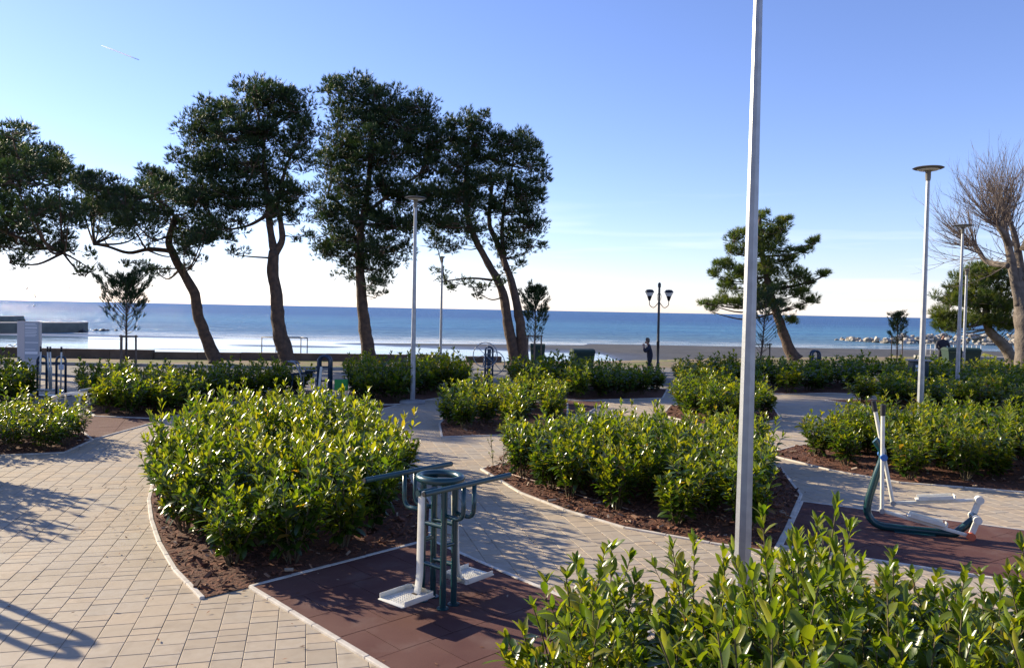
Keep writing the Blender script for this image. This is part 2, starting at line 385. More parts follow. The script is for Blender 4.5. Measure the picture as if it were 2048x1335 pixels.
# ------------------------------------------------------------------ paving, planting beds, rubber pads
def gp(L): return [G(*q).to_2d() for q in L]
RA = [V(q) for q in ((-2.64, 8.09), (-.98, 9.87), (.14, 8.46), (1.3, 7.1), (.25, 6.1), (-.15, 5.4), (-.55, 5.85))]
RUB = {
 'A': RA,
 'B': gp([(1604, 1003), (2060, 1063), (2240, 1086), (2240, 1190), (2060, 1168), (1562, 1092)]),
 'C': gp([(90, 889), (186, 879), (330, 839), (185, 833), (20, 838), (20, 850)]),
 'D': gp([(640, 853), (700, 836), (792, 811), (690, 811), (640, 822)]),
 'E': gp([(1120, 838), (1172, 828), (1212, 804), (1120, 801)])}
BEDS = {
 'A': gp([(306, 967), (298, 1000), (303, 1040), (318, 1085), (350, 1140), (405, 1197), (500, 1174)]) + [V((-.98, 9.87))] + gp([(862, 1005), (795, 935), (705, 885), (560, 872), (430, 893), (352, 937)]),
 'B': gp([(962, 938), (1040, 985), (1130, 1020), (1250, 1056), (1420, 1086), (1548, 1106), (1572, 1060), (1602, 990), (1560, 935), (1480, 912), (1300, 905), (1150, 908), (1040, 918)]),
 'C': gp([(1530, 908), (1660, 940), (1800, 965), (2060, 985), (2240, 1000), (2240, 900), (2048, 876), (1850, 874), (1700, 882), (1590, 892)]),
 'D': [V(q) for q in ((.20, 4.6), (.22, 3.7), (5.0, 3.5), (5.2, 5.9), (2.6, 6.15), (.32, 5.8))],
 'E': gp([(-220, 915), (0, 911), (130, 905), (186, 880), (165, 864), (60, 858), (-170, 860)]),
 'F': gp([(190, 832), (330, 838), (392, 820), (470, 804), (590, 796), (625, 790), (625, 781), (400, 785), (200, 790), (150, 800)]),
 'G': gp([(690, 811), (800, 808), (850, 800), (945, 786), (930, 768), (700, 775)]),
 'H': gp([(884, 874), (1040, 869), (1135, 850), (1135, 806), (1000, 806), (905, 818), (879, 848)]),
 'I': gp([(1000, 785), (1160, 801), (1325, 796), (1335, 778), (1180, 770), (1020, 766)]),
 'J': gp([(1325, 830), (1400, 850), (1490, 853), (1562, 838), (1545, 812), (1440, 804), (1340, 812)]),
 'K': gp([(1345, 776), (1570, 788), (1660, 786), (1800, 792), (2120, 797), (2120, 768), (1800, 762), (1350, 757)]),
 'L': gp([(1650, 800), (1800, 820), (2048, 833), (2220, 842), (2220, 815), (2000, 803), (1800, 799)]),
 'M': gp([(-170, 812), (70, 808), (75, 790), (-150, 790)]),
 'N': [V(q) for q in ((-12.0, 13.7), (-9.3, 13.4), (-8.4, 12.5), (-8.5, 11.5), (-12.0, 10.9))]}
ALLP = list(BEDS.values()) + list(RUB.values())
ax = R_(14.3); eu = V((math.cos(ax), math.sin(ax))); ev = V((-math.sin(ax), math.cos(ax)))
pav = MB(); pav.quad([(-45, -3, -.012), (45, -3, -.012), (45, 30.5, -.012), (-45, 30.5, -.012)])
paving = tag(pav.build('paving', 'joint_sand'), kind='structure')
PAVH, GAP = .045, .0045
def paver_geo(B, cu, cv, lu, lv, z, tone=0, local=False):
    """one paving stone: top with a chamfer and four sides, cu,cv centre in the paving's own axes"""
    hu, hv = lu / 2 - GAP / 2, lv / 2 - GAP / 2; c = .004; n = len(B.v)
    for h_, d in ((0, 0), (c, -c * .7), (c, -PAVH)):
        k = c - h_
        for a, b in ((-1, -1), (1, -1), (1, 1), (-1, 1)):
            U, W = cu + a * (hu - k), cv + b * (hv - k)
            q = eu * U + ev * W; B.v.append((q.x, q.y, z + d))
    for f in ((0, 1, 2, 3), (4, 5, 1, 0), (5, 6, 2, 1), (6, 7, 3, 2), (7, 4, 0, 3), (8, 9, 5, 4), (9, 10, 6, 5), (10, 11, 7, 6), (11, 8, 4, 7)):
        B.f.append(tuple(n + i for i in f)); B.mi.append(0); B.tone.append(tone)
stones = []; ROW = .25; HEAD = 13.50
rr = random.Random(3)
r0, r1 = int(-14 / ROW), int(30 / ROW)
def in_view(q, mg=2.8): return q.y > 2.2 and abs(q.x) < .66 * q.y + mg and q.y < 30.2
for ri in range(r0, r1):
    for seg in (0, 1):
        v = -2 + rr.uniform(0, .25) if seg == 0 else HEAD + .14; end = HEAD if seg == 0 else 34
        off = 0 if seg == 0 else .11
        while v < end - .05:
            L = rr.choice((.28, .14, .28, .21, .14, .28)); L = min(L, end - v)
            if end - v - L < .07: L = end - v
            stones.append(((ri + .5) * ROW + off, v + L / 2, ROW, L)); v += L
u = r0 * ROW
while u < r1 * ROW:
    L = rr.choice((.25, .21, .28)); stones.append((u + L / 2, HEAD + .07, L, .14)); u += L
keep = []
for (cu, cv, lu, lv) in stones:
    q = eu * cu + ev * cv
    if not in_view(q): continue
    hide = False
    for P in ALLP:
        if inside(q, P) and edge_dist(q, P) > .2: hide = True; break
    if hide: continue
    px, py = proj((q.x, q.y, 0)); area = lu * lv * (q.y ** -3)
    vis = 5 < px < 2043 and py < 1330 and not any(inside(q, P) for P in ALLP) and not (990 < px and py > 1180)
    keep.append((area if vis else 0, cu, cv, lu, lv))
keep.sort(key=lambda t: -t[0])
shared = {}
rest = MB()
for i, (a, cu, cv, lu, lv) in enumerate(keep):
    dz = rr.uniform(-.0016, .0016)
    if i < 300:
        k = (round(lu, 3), round(lv, 3))
        if k not in shared:
            B = MB(); paver_geo(B, 0, 0, lu, lv, 0); o = B.build('paver', 'paver'); shared[k] = o.data
        else: o = bpy.data.objects.new('paver', shared[k]); COL.objects.link(o)
        q = eu * cu + ev * cv; o.location = (q.x, q.y, dz); o.parent = paving
        o.rotation_euler = (rr.uniform(-.003, .003), rr.uniform(-.003, .003), 0)
    else: paver_geo(rest, cu, cv, lu, lv, dz, rr.random())
tag(rest.build('paver_field', 'paver', paving), kind='stuff')

def kerb_run(parent, poly, closed=True, step=.5, w=.05, top=.022, skip=()):
    pts = [V(p) for p in poly]; N = len(pts)
    for i in range(N if closed else N - 1):
        if i in skip: continue
        a, b = pts[i], pts[(i + 1) % N]; L = (b - a).length
        n = max(1, round(L / step)); d = (b - a) / n
        for k in range(n):
            c = a + d * (k + .5)
            if not (abs(c.x) < .7 * c.y + 1.5): continue
            t = top + rr.uniform(-.003, .003); an = math.atan2(d.y, d.x) + rr.uniform(-.006, .006)
            MB().box((c.x, c.y, (t - .08) / 2), (d.length - .006, w, t + .08), Matrix.Rotation(an, 3, 'Z'), bev=.006).build('kerb_stone', 'kerb', parent)
def sheet(poly, z, inset=0):
    B = MB(); B.quad([(p.x, p.y, z) for p in poly]); return B
def rubber_pad(name, poly, ang, tile, label):
    B = MB(); B.quad([(p.x, p.y, -.002) for p in poly])
    base = tag(B.build('rubber_surface', 'rubber_base'), kind='structure', label=label)
    ca, sa = math.cos(ang), math.sin(ang); ux = V((ca, sa)); vx = V((-sa, ca)); o = V(poly[0])
    U = [(V(p) - o).dot(ux) for p in poly]; W = [(V(p) - o).dot(vx) for p in poly]
    def clip(cell):
        bm_poly = [tuple(c) for c in cell]; return bm_poly
    i = math.floor(min(U) / tile)
    while i * tile < max(U):
        j = math.floor(min(W) / tile)
        while j * tile < max(W):
            sh = (tile / 2 if i % 2 else 0); g_ = .004
            cell = [(i * tile + g_, j * tile + sh + g_), ((i + 1) * tile - g_, j * tile + sh + g_), ((i + 1) * tile - g_, (j + 1) * tile + sh - g_), (i * tile + g_, (j + 1) * tile + sh - g_)]
            cell = [o + ux * a + vx * b for a, b in cell]
            cp = clip_poly(poly, cell)
            if len(cp) > 2 and abs(area2(cp)) > .01:
                c = sum(cp, V((0, 0))) / len(cp)
                z = .012 + rr.uniform(-.001, .0015); T = MB()
                T.quad([(p.x, p.y, z) for p in cp])
                for k in range(len(cp)):
                    a, b = cp[k], cp[(k + 1) % len(cp)]; T.quad([(a.x, a.y, -.001), (b.x, b.y, -.001), (b.x, b.y, z), (a.x, a.y, z)])
                T.build('rubber_tile', 'rubber', base)
            j += 1
        i += 1
    return base
def area2(p): return sum(p[i].x * p[(i + 1) % len(p)].y - p[(i + 1) % len(p)].x * p[i].y for i in range(len(p))) / 2
def clip_poly(subj, cell):                  # subject clipped by a convex counter-clockwise cell
    out = [V(p) for p in subj]
    for i in range(len(cell)):
        a, b = cell[i], cell[(i + 1) % len(cell)]; nrm = V((-(b - a).y, (b - a).x)); inp = out; out = []
        for k in range(len(inp)):
            p, q = inp[k - 1], inp[k]; dp, dq = (p - a).dot(nrm), (q - a).dot(nrm)
            if (dp >= 0) != (dq >= 0): out.append(p + (q - p) * (dp / (dp - dq)))
            if dq >= 0: out.append(q)
        if not out: return []
    return out
ra = R_(-46.9)
pA = rubber_pad('A', RUB['A'], ra, .565, 'maroon rubber tile pad under the teal pendulum machine')
pB = rubber_pad('B', RUB['B'], R_(32), .565, 'maroon rubber tile pad under the elliptical machine')
pC = rubber_pad('C', RUB['C'], R_(20), 1.1, 'dark rubber pad beside the left hedge')
pD = rubber_pad('D', RUB['D'], R_(20), 1.1, 'dark rubber strip before the centre hedge')
pE = rubber_pad('E', RUB['E'], R_(20), 1.1, 'dark rubber strip by the path behind the middle beds')
kerb_run(pA, [RA[0], RA[1], RA[2], RA[3]], False, .5, skip=(0,)); kerb_run(pA, [RA[6], RA[0]], False, .42)
kerb_run(pB, RUB['B'], True, .6)
for P, p in ((RUB['C'], pC), (RUB['D'], pD), (RUB['E'], pE)): kerb_run(p, P[:3], False, 1.0)

def make_bed(key, step, chips):
    poly = BEDS[key]; B = MB(); c = sum(poly, V((0, 0))) / len(poly)
    rings = 5; N = len(poly)
    P = []
    for i in range(N):                      # edge resampled so the mound is rounded
        a, b = poly[i], poly[(i + 1) % N]; n = max(1, int((b - a).length / .4)); P += [a + (b - a) * k / n for k in range(n)]
    n = len(P)
    for r_ in range(rings + 1):
        t = r_ / rings
        for p in P:
            q = p + (c - p) * (1 - (1 - t) ** 1) * .999
            z = .012 + .05 * sstep(0, .5, t) + .02 * noise.noise(V((q.x * 3, q.y * 3, 0))) * (t > 0)
            B.v.append((q.x, q.y, z))
    for r_ in range(rings):
        for k in range(n): a = r_ * n + k; b = r_ * n + (k + 1) % n; B.f.append((a, b, b + n, a + n)); B.mi.append(0); B.tone.append(0)
    if area2(P) < 0: B.f = [tuple(reversed(f)) for f in B.f]
    bed = tag(B.build('planting_bed', 'mulch', smooth=True), kind='structure')
    kerb_run(bed, poly, True, step, skip=(5,) if key == 'A' else ())
    if chips:
        C = MB(); cr_ = random.Random(ord(key)); bb = [min(p.x for p in poly), max(p.x for p in poly), min(p.y for p in poly), max(p.y for p in poly)]
        k = 0
        while k < chips:
            q = V((cr_.uniform(bb[0], bb[1]), cr_.uniform(bb[2], bb[3]))); k += .35
            if not inside(q, poly) or edge_dist(q, poly) < .04: continue
            k += .65
            s_ = cr_.uniform(.012, .040) * (1 if cr_.random() < .88 else 1.8)
            M = Matrix.Rotation(cr_.uniform(0, 6.3), 3, 'Z') @ Matrix.Rotation(cr_.uniform(-.6, .6), 3, 'X') @ Matrix.Rotation(cr_.uniform(-.6, .6), 3, 'Y')
            C.box((q.x, q.y, .03 + .03 * min(1, edge_dist(q, poly)) + cr_.uniform(-.005, .02)), (s_ * 2, s_ * cr_.uniform(.4, 1.0), s_ * .35), M, tone=max(.02, cr_.random() ** .8))
        tag(C.build('bark_mulch', 'mulch_chip', bed), kind='stuff', label='loose brown bark mulch')
    return bed
for k in BEDS: make_bed(k, .5 if k in 'ABCDH' else 1.0, {'A': 4200, 'B': 4200, 'C': 2200, 'D': 900, 'E': 500, 'H': 900, 'J': 900}.get(k, 0))

fl = MB(); lr = random.Random(77)
while len(fl.f) < 420:
    yy = lr.uniform(5.5, 16); q = V((lr.uniform(-.66, .66) * yy, yy))
    dm = min(edge_dist(q, BEDS[k]) for k in 'ABCDE')
    if any(inside(q, P) for P in BEDS.values()) or lr.random() > math.exp(-dm * 2.2) + .05: continue
    a = lr.uniform(0, 6.3); L_ = lr.uniform(.012, .035); d = V((math.cos(a), math.sin(a), lr.uniform(-.1, .25))) * L_; n_ = V((-math.sin(a), math.cos(a), lr.uniform(-.3, .3))) * L_ * .35; c = V((q.x, q.y, .018))
    fl.quad([c - d, c + n_, c + d, c - n_], 0, lr.choice((.3, .6, .75, .9, .97)))
tag(fl.build('fallen_leaves', 'mulch_chip'), label='small dry leaves and bark crumbs scattered on the paving', kind='stuff')

# promenade behind the hedges, its kerb, the sea wall
pr = MB()
pts = [(-90, 30.2), (90, 30.2), (90, 37.2), (24, 37.0), (-4, 36.6), (-90, 36.2)]
pr.quad([(x, y, -.02) for x, y in pts]); tag(pr.build('promenade', 'asphalt'), kind='structure')
pr = MB(); pr.quad([(-4.5, 36.5, -.034), (24, 36.9, -.034), (24, 43.5, -.034), (12, 42.5, -.034), (-2.5, 42.2, -.034)])
tag(pr.build('plaza', 'asphalt'), kind='structure')
kb = empty('kerb_line', (-30, 36.4, 0), 'long grey kerb between the promenade and the grass strip', 'kerb')
x = -45.0
while x < -5:
    MB().box((x + 1, 36.38 + (x + 45) * .004, .02), (1.99, .18, .2), Matrix.Rotation(.004, 3, 'Z'), bev=.015).build('kerb_block', 'concrete', kb); x += 2
sw = empty('sea_wall', (-28, 42.3, 0), 'low brown stone wall along the beach behind the grass', 'wall')
for a, b, top in (((-60, 41.3), (-19.2, 42.6), .40), ((-19.2, 42.75), (-3.6, 44.7), .30), ((-2.6, 45.0), (-.6, 45.5), .22)):
    a, b = V(a), V(b); n = int((b - a).length / 2.4) + 1; d = (b - a) / n
    for i in range(n):
        c = a + d * (i + .5); h_ = top + rr.uniform(-.012, .012) + .6
        MB().box((c.x, c.y, h_ / 2 - .6), (d.length - .012, .38, h_), Matrix.Rotation(math.atan2(d.y, d.x), 3, 'Z'), bev=.02).build('wall_block', 'wall_stone', sw)

# ------------------------------------------------------------------ laurel shrubs
def leaf_geo(B, p, d, L, w, tone, curl=.25, roll=0.0, mi=0):
    d = d.normalized(); s_ = d.cross(V((0, 0, 1)))
    if s_.length < 1e-3: s_ = V((1, 0, 0))
    s_.normalize(); n = s_.cross(d)
    if roll: s_, n = s_ * math.cos(roll) + n * math.sin(roll), n * math.cos(roll) - s_ * math.sin(roll)
    b = len(B.v); mid = []
    for t in (0, .24, .56, .84, 1): mid.append(p + d * (L * t) - n * (curl * L * t * t))
    B.v += [tuple(q) for q in mid]
    for t, k in ((1, .66), (2, 1.0), (3, .68)):
        for sg in (-1, 1): B.v.append(tuple(mid[t] + s_ * (sg * w * .5 * k) + n * (w * .15 * k)))
    for f in ((0, 5, 1), (1, 5, 7, 2), (2, 7, 9, 3), (3, 9, 4), (0, 1, 6), (1, 2, 8, 6), (2, 3, 10, 8), (3, 4, 10)):
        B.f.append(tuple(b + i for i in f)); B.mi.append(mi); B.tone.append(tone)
def shrub_plan(r, h, spread, nst, L0, gap):
    """stems as polylines and leaves as (pos, dir, length, width, tone, curl, roll)"""
    stems, leaves = [], []
    def shoot(p0, d0, length, r0, start, tipup):
        n = 6; pts = [p0]; d = d0.normalized()
        for i in range(n):
            d = (d + V((0, 0, tipup)) + V((r.uniform(-.08, .08), r.uniform(-.08, .08), 0))).normalized(); pts.append(pts[-1] + d * (length / n))
        stems.append((pts, r0))
        a = r.uniform(0, 6.3); s = length * start
        while s < length:
            f = s / length * n; i = min(n - 1, int(f)); p = pts[i].lerp(pts[i + 1], f - i); dd = (pts[i + 1] - pts[i]).normalized()
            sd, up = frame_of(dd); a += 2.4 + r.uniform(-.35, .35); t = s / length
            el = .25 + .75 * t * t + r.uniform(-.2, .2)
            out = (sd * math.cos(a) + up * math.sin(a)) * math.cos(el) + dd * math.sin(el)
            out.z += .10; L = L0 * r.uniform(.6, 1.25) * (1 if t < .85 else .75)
            lowness = max(0, 1 - p.z / h)  # leaf tone drops towards the base of the shrub
            tone = max(.02, min(.78, .38 + .38 * (t - .5) + r.gauss(0, .16) - .24 * lowness)) if r.random() > .012 else .97
            leaves.append((p, out, L, L * r.uniform(.36, .45), tone, r.uniform(.05, .4), r.uniform(-.5, .5)))
            s += gap * r.uniform(.7, 1.3)
        for k in range(4):
            a += 1.7; sd, up = frame_of(d); out = d + (sd * math.cos(a) + up * math.sin(a)) * .45
            leaves.append((pts[-1], out, L0 * r.uniform(.45, .8), L0 * .22, min(.75, .62 + r.uniform(-.1, .13)), .1, 0))
        return pts
    for i in range(nst):
        az = 6.283 * i / nst + r.uniform(-.4, .4); ln = r.uniform(.02, 1) ** .8 * spread
        hh = h * r.uniform(.52, 1.16) * (1 - .18 * ln / max(spread, .01))
        p0 = V((math.cos(az) * .05, math.sin(az) * .05, 0)); d0 = V((math.cos(az) * ln, math.sin(az) * ln, 1))
        pts = shoot(p0, d0, hh, .009, .22, .05)
        for k in range(r.choice((3, 4, 4, 5))):
            q = pts[r.choice((1, 2, 2, 3, 4))]; b = az + r.uniform(-2, 2)
            shoot(q, V((math.cos(b), math.sin(b), r.uniform(.5, 1.2))), h * r.uniform(.18, .34), .005, .2, .12)
    return stems, leaves
def shrub_proto(seed, h, spread, nst, L0, gap, single=0, name='laurel_shrub', dark=0):
    r = random.Random(seed); stems, leaves = shrub_plan(r, h, spread, nst, L0, gap)
    root = bpy.data.objects.new(name, None); COL.objects.link(root); root.empty_display_size = .2
    S = MB()
    for pts, r0 in stems: S.tube(pts, [r0 * (1 - .6 * i / (len(pts) - 1)) for i in range(len(pts))], 4, caps=False)
    S.build('stem', 'twig', root, smooth=True)
    leaves.sort(key=lambda q: -q[0].z)
    B = MB()
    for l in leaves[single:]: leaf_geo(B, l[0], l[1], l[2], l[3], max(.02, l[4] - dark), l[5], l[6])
    fo_ = B.build('foliage', 'leaf', root, smooth=True)
    if single: fo_['kind'] = 'stuff'
    for l in leaves[:single]:
        o = bpy.data.objects.new('leaf', LEAFMESH[r.randrange(4)]); COL.objects.link(o); o.parent = root
        d = l[1].normalized(); s_ = d.cross(V((0, 0, 1)))
        if s_.length < 1e-3: s_ = V((1, 0, 0))
        s_.normalize(); n = s_.cross(d); s2, n2 = s_ * math.cos(l[6]) + n * math.sin(l[6]), n * math.cos(l[6]) - s_ * math.sin(l[6])
        M = Matrix((d, -s2, n2)).transposed().to_4x4() @ Matrix.Diagonal((l[2], l[3] * 2.6, l[2], 1)); M.translation = l[0]
        o.matrix_basis = M
    return root
LEAFMESH = []
for cu_ in (.08, .18, .28, .40):
    B = MB(); leaf_geo(B, V((0, 0, 0)), V((1, 0, 0)), 1, .40, .32 + cu_ * .9, cu_)
    o = B.build('leaf', 'leaf', smooth=True); LEAFMESH.append(o.data); bpy.data.objects.remove(o)
PROTO = {'near': [shrub_proto(50 + i, 1.0, .58, 15, .130, .029, single=60, dark=-.05) for i in range(5)],
         'mid': [shrub_proto(20 + i, 1.0, .60, 12, .148, .036) for i in range(7)],
         'far': [shrub_proto(80 + i, 1.0, .62, 12, .160, .048) for i in range(6)],
         'thin': [shrub_proto(95 + i, 1.0, .40, 6, .135, .040) for i in range(4)]}
used_proto = set()
def plant(kind, p, h, sc_xy, label, group, r):
    pr_ = r.choice(PROTO[kind])
    if pr_.name in used_proto: c = copy_tree(pr_)
    else: c = pr_; used_proto.add(pr_.name)
    c.location = (p[0], p[1], p[2] if len(p) > 2 else .02); c.rotation_euler = (r.uniform(-.06, .06), r.uniform(-.06, .06), r.uniform(0, 6.28)); c.scale = (sc_xy, sc_xy, h)
    return tag(c, label, 'shrub', group)
def fill(key, kind, spacing, h0, h1, label, group, margin=.3, sxy=1.0, hfun=None):
    poly = BEDS[key]; r = random.Random(ord(key) * 7); pts = []
    bb = [min(p.x for p in poly), max(p.x for p in poly), min(p.y for p in poly), max(p.y for p in poly)]
    for _ in range(6000):
        q = V((r.uniform(bb[0], bb[1]), r.uniform(bb[2], bb[3])))
        if not (abs(q.x) < .66 * q.y + .9) and key != 'N': continue
        if not inside(q, poly) or edge_dist(q, poly) < margin: continue
        if any((q - o).length < spacing for o in pts): continue
        pts.append(q)
    ys_ = sorted(q.y for q in pts); rows = ('front', 'middle', 'back')
    for q in pts:
        h = r.uniform(h0, h1) * (hfun(q) if hfun else 1)
        row = min(2, int(3 * ys_.index(q.y) / len(ys_))); same = sorted(proj((o.x, o.y, 0))[0] for o in pts if min(2, int(3 * ys_.index(o.y) / len(ys_))) == row)
        c_ = same.index(proj((q.x, q.y, 0))[0]); nn = len(same)
        plant(kind, (q.x, q.y, .03), h, sxy * r.uniform(.9, 1.12), label % (ORD[c_] + ' from left in the ' + rows[row] + ' row'), group, r)
    return len(pts)
ORD = 'first second third fourth fifth sixth seventh eighth ninth tenth eleventh twelfth thirteenth fourteenth fifteenth sixteenth seventeenth eighteenth nineteenth twentieth'.split() + ['twenty-' + w for w in 'first second third fourth fifth sixth seventh eighth ninth'.split()]
cnt = {}
cnt['A'] = fill('A', 'mid', .60, .95, 1.45, 'leafy laurel %s in the large curved bed', 'laurels in the large curved bed', .28, 1.02)
cnt['B'] = fill('B', 'mid', .57, .85, 1.22, 'sunlit laurel %s in the long bed', 'laurels in the long centre bed', .38, 1.0)
cnt['C'] = fill('C', 'mid', .66, .82, 1.2, 'sunlit laurel %s in the right bed', 'laurels in the right bed', .3, 1.05)
cnt['D'] = fill('D', 'near', .47, 1.15, 1.50, 'close large-leaved laurel %s in the foreground', 'laurels in the foreground bed', .2, 1.05, lambda q: (1 - .10 * max(0, 1.2 - q.x)) * (.84 if q.y > 5.3 and q.x > 2.4 else 1))
cnt['E'] = fill('E', 'thin', .46, .80, 1.05, 'yellow-green laurel %s at the left edge', 'laurels in the left edge bed', .18, 1.0)
cnt['F'] = fill('F', 'far', .70, .92, 1.22, 'shaded laurel %s in the left hedge', 'laurels in the left back hedge', .3, 1.25)
cnt['G'] = fill('G', 'far', .78, 1.10, 1.38, 'shaded laurel %s behind the footed lamp', 'laurels in the centre back hedge', .3, 1.25)
cnt['H'] = fill('H', 'far', .78, .85, 1.16, 'laurel %s in the small centre bed', 'laurels in the small centre bed', .30, 1.0)
cnt['I'] = fill('I', 'far', .80, 1.02, 1.30, 'laurel %s of the container hedge', 'laurels in the container hedge', .3, 1.25, lambda q: 1 if q.x < 4 else .82)
cnt['J'] = fill('J', 'far', .78, .98, 1.32, 'sunlit laurel %s in the rounded bed', 'laurels in the rounded bed', .32, 1.1)
cnt['K'] = fill('K', 'far', 1.16, 1.05, 1.34, 'dark laurel %s in the long back hedge', 'laurels in the long back hedge', .3, 1.5, lambda q: .86 if q.x < 9 else .95)
cnt['L'] = fill('L', 'far', .80, .90, 1.14, 'dark laurel %s in the right hedge', 'laurels in the right hedge row', .18, 1.25)
cnt['M'] = fill('M', 'far', .7, 1.0, 1.3, 'dark laurel %s by the information pillar', 'laurels by the information pillar', .2, 1.2)
cnt['N'] = fill('N', 'mid', .75, 1.35, 1.65, 'laurel %s left of the paving', 'laurels left of the paving', .22, 1.15)
print('shrubs', cnt)
for k in PROTO:
    for p in PROTO[k]:
        if p.name not in used_proto:
            for c in list(p.children): bpy.data.objects.remove(c)
            bpy.data.objects.remove(p)
def sapling(px, py, h, mt, label, seed, n=3, gap=.05, L0=.075):
    r = random.Random(seed); p = G(px, py); t = empty('laurel_sapling', (p.x, p.y, .02), label, 'sapling')
    stems, leaves = shrub_plan(r, h, .5, n, L0, gap); S = MB(); B = MB()
    for pts, r0 in stems: S.tube([q + p for q in pts], r0 * .7, 4, caps=False)
    for l in leaves: leaf_geo(B, l[0] + p, l[1], l[2], l[3], l[4], l[5] + (.6 if mt == 'leaf_dry' else 0), l[6])
    S.build('stem', 'twig', t); B.build('foliage', mt, t, smooth=True)
sapling(992, 938, .55, 'leaf', 'thin sparse laurel sapling at the tip of the centre bed', 5, 2, .075, .07)
sapling(1013, 942, .36, 'leaf_dry', 'small withered red-brown laurel at the tip of the centre bed', 6, 2, .04, .09)
hs = MB(); hs.tube([G(x, y, .06) for x, y in ((1020, 947), (1058, 958), (1097, 968), (1140, 984), (1180, 996), (1225, 1008), (1268, 1021))], .007, 6)
tag(hs.build('irrigation_hose', 'hose', smooth=True), 'pale irrigation hose lying on the mulch along the centre bed', 'hose')

# ------------------------------------------------------------------ pines
def tuft(B, r, p, axis, L, n, w, tone, spread=.75):
    sd, up = frame_of(axis); axis = axis.normalized()
    for i in range(n):
        a = r.uniform(0, 6.283); k = spread * math.sqrt(r.random()); d = (axis + (sd * math.cos(a) + up * math.sin(a)) * k).normalized()
        s_ = d.cross(V((r.uniform(-1, 1), r.uniform(-1, 1), r.uniform(-1, 1)))).normalized() * (w * .5)
        q = p + axis * r.uniform(-.3, .3) * L; B.quad([q - s_, q + s_, q + d * L * r.uniform(.75, 1.15)], 0, tone)
def pine(name, label, Y, trunks, pads, seed, dens=1.0, depth=.75, needle='needle', L=.205, bark='pine_bark', nneedle=11, w=.025, group='tall pines', grow=1.2):
    """trunks: [(pixel polyline, radius bottom, radius top)], pads: foliage masses (px, py, rx, ry[, density]) of the crown"""
    r = random.Random(seed); b = at(*trunks[0][0][0], Y); m = 1.0 / FPX * Y
    b.z = -.05; t = empty(name, b, label, 'tree', group)
    TP = []
    for k, (pl, r0_, r1_) in enumerate(trunks):
        pts = [at(x, y, Y) for x, y in pl]
        if k == 0: pts[0] = b.copy()
        off = r.uniform(-.5, .5) if k else 0
        pts = [p + V((0, off * i / len(pts) + r.uniform(-.05, .05) * (i > 0), 0)) for i, p in enumerate(pts)]
        sp = smooth_path(pts, 5); n = len(sp)
        rad = [r0_ + (r1_ - r0_) * (i / (n - 1)) ** .8 for i in range(n)]
        if k == 0: rad[0] *= 1.5; rad[1] *= 1.14
        MB().tube(sp, rad, 14, wob=.22).build('trunk' if k == 0 or r0_ > .2 else 'limb', bark, t, smooth=True)
        TP += sp[len(sp) // 4:]
    cw = max(p[0] for p in pads) - min(p[0] for p in pads); cx = sum(p[0] for p in pads) / len(pads)
    B = MB(); TW = MB()
    for i, pd in enumerate(pads):
        px, py, rx, ry = pd[:4]; dn = pd[4] if len(pd) > 4 else 1.0; rx *= grow; ry *= grow
        half = math.sqrt(max(.15, 1 - ((px - cx) / (cw * .62)) ** 2)) * cw * .5 * m * depth
        # three masses at different depths for each outline, so the crown is as deep as it is wide
        offs = (r.uniform(-.3, .3), r.uniform(.35, .9), -r.uniform(.35, .9)) if dn > .75 else (r.uniform(-.6, .6),)
        for k, o_ in enumerate(offs):
            sh = 1 if k == 0 else .86
            Yk = Y + o_ * half; mk = Yk / FPX
            c = at(px + (0 if k == 0 else r.uniform(-.25, .25) * rx), py + (0 if k == 0 else r.uniform(-.1, .3) * ry), Yk)
            ex, ez = rx * mk * sh, ry * mk * sh; ey = max(ex * .8, ez)
            near = min(TP, key=lambda q: (q - c).length + max(0, q.z - c.z) * 2)
            midp = near.lerp(c, .5) + V((0, 0, -.12 * (c - near).length + r.uniform(-.1, .3)))
            Lb = (c - near).length
            path = smooth_path([near, midp, c + V((0, 0, -ez * .3))], 5)
            rb = min(.12, .03 + .012 * Lb)
            if k == 0 and Lb > .8: MB().tube(path, [rb * (1 - .7 * j / (len(path) - 1)) for j in range(len(path))], 7, wob=.2).build('limb', bark, t, smooth=True)
            else: TW.tube(path, [rb * .7 * (1 - .7 * j / (len(path) - 1)) for j in range(len(path))], 5, caps=False)
            n = int(dens * dn * (ex * ez + ex * ey * .5) * 212 * (1 if k == 0 else .6) / (1 if grow > 1 else .8))
            tips = []
            for j in range(2):
                u_ = V((r.gauss(0, 1), r.gauss(0, 1), r.gauss(.15, .8))).normalized(); q = c + V((u_.x * ex, u_.y * ey, u_.z * ez)) * r.uniform(.75, 1)
                TW.tube([c + V((0, 0, -ez * .3)), c.lerp(q, .55) + V((0, 0, -ez * .12)), q], [.03, .018, .008], 3, caps=False); tips.append(q)
            rc0 = min(.50, .55 * min(ex, ez) + .12)
            for j in range(max(2, n // 22)):  # rounded tufted clumps at the branch ends, sky between them
                u_ = V((r.gauss(0, 1), r.gauss(0, 1), r.gauss(.1, .9))).normalized(); q = c + V((u_.x * ex, u_.y * ey, u_.z * ez)) * (r.random() ** .40)
                rc = rc0 * r.uniform(.55, 1.05); bt = r.gauss(0, .10)
                TW.tube([c.lerp(q, .2), c.lerp(q, .65) - V((0, 0, .1)), q], [.022, .014, .008], 3, caps=False)
                for w_ in range(22):
                    h_ = V((r.gauss(0, 1), r.gauss(0, 1), r.gauss(.25, .9))).normalized(); p = q + V((h_.x, h_.y, h_.z * .72)) * (rc * r.random() ** .38)
                    tuft(B, r, p, h_ * .9 + V((0, 0, .6)), L * r.uniform(.75, 1.2), nneedle, w, max(.02, min(.95, .42 + bt + r.gauss(0, .13) + .14 * h_.z)), .7)
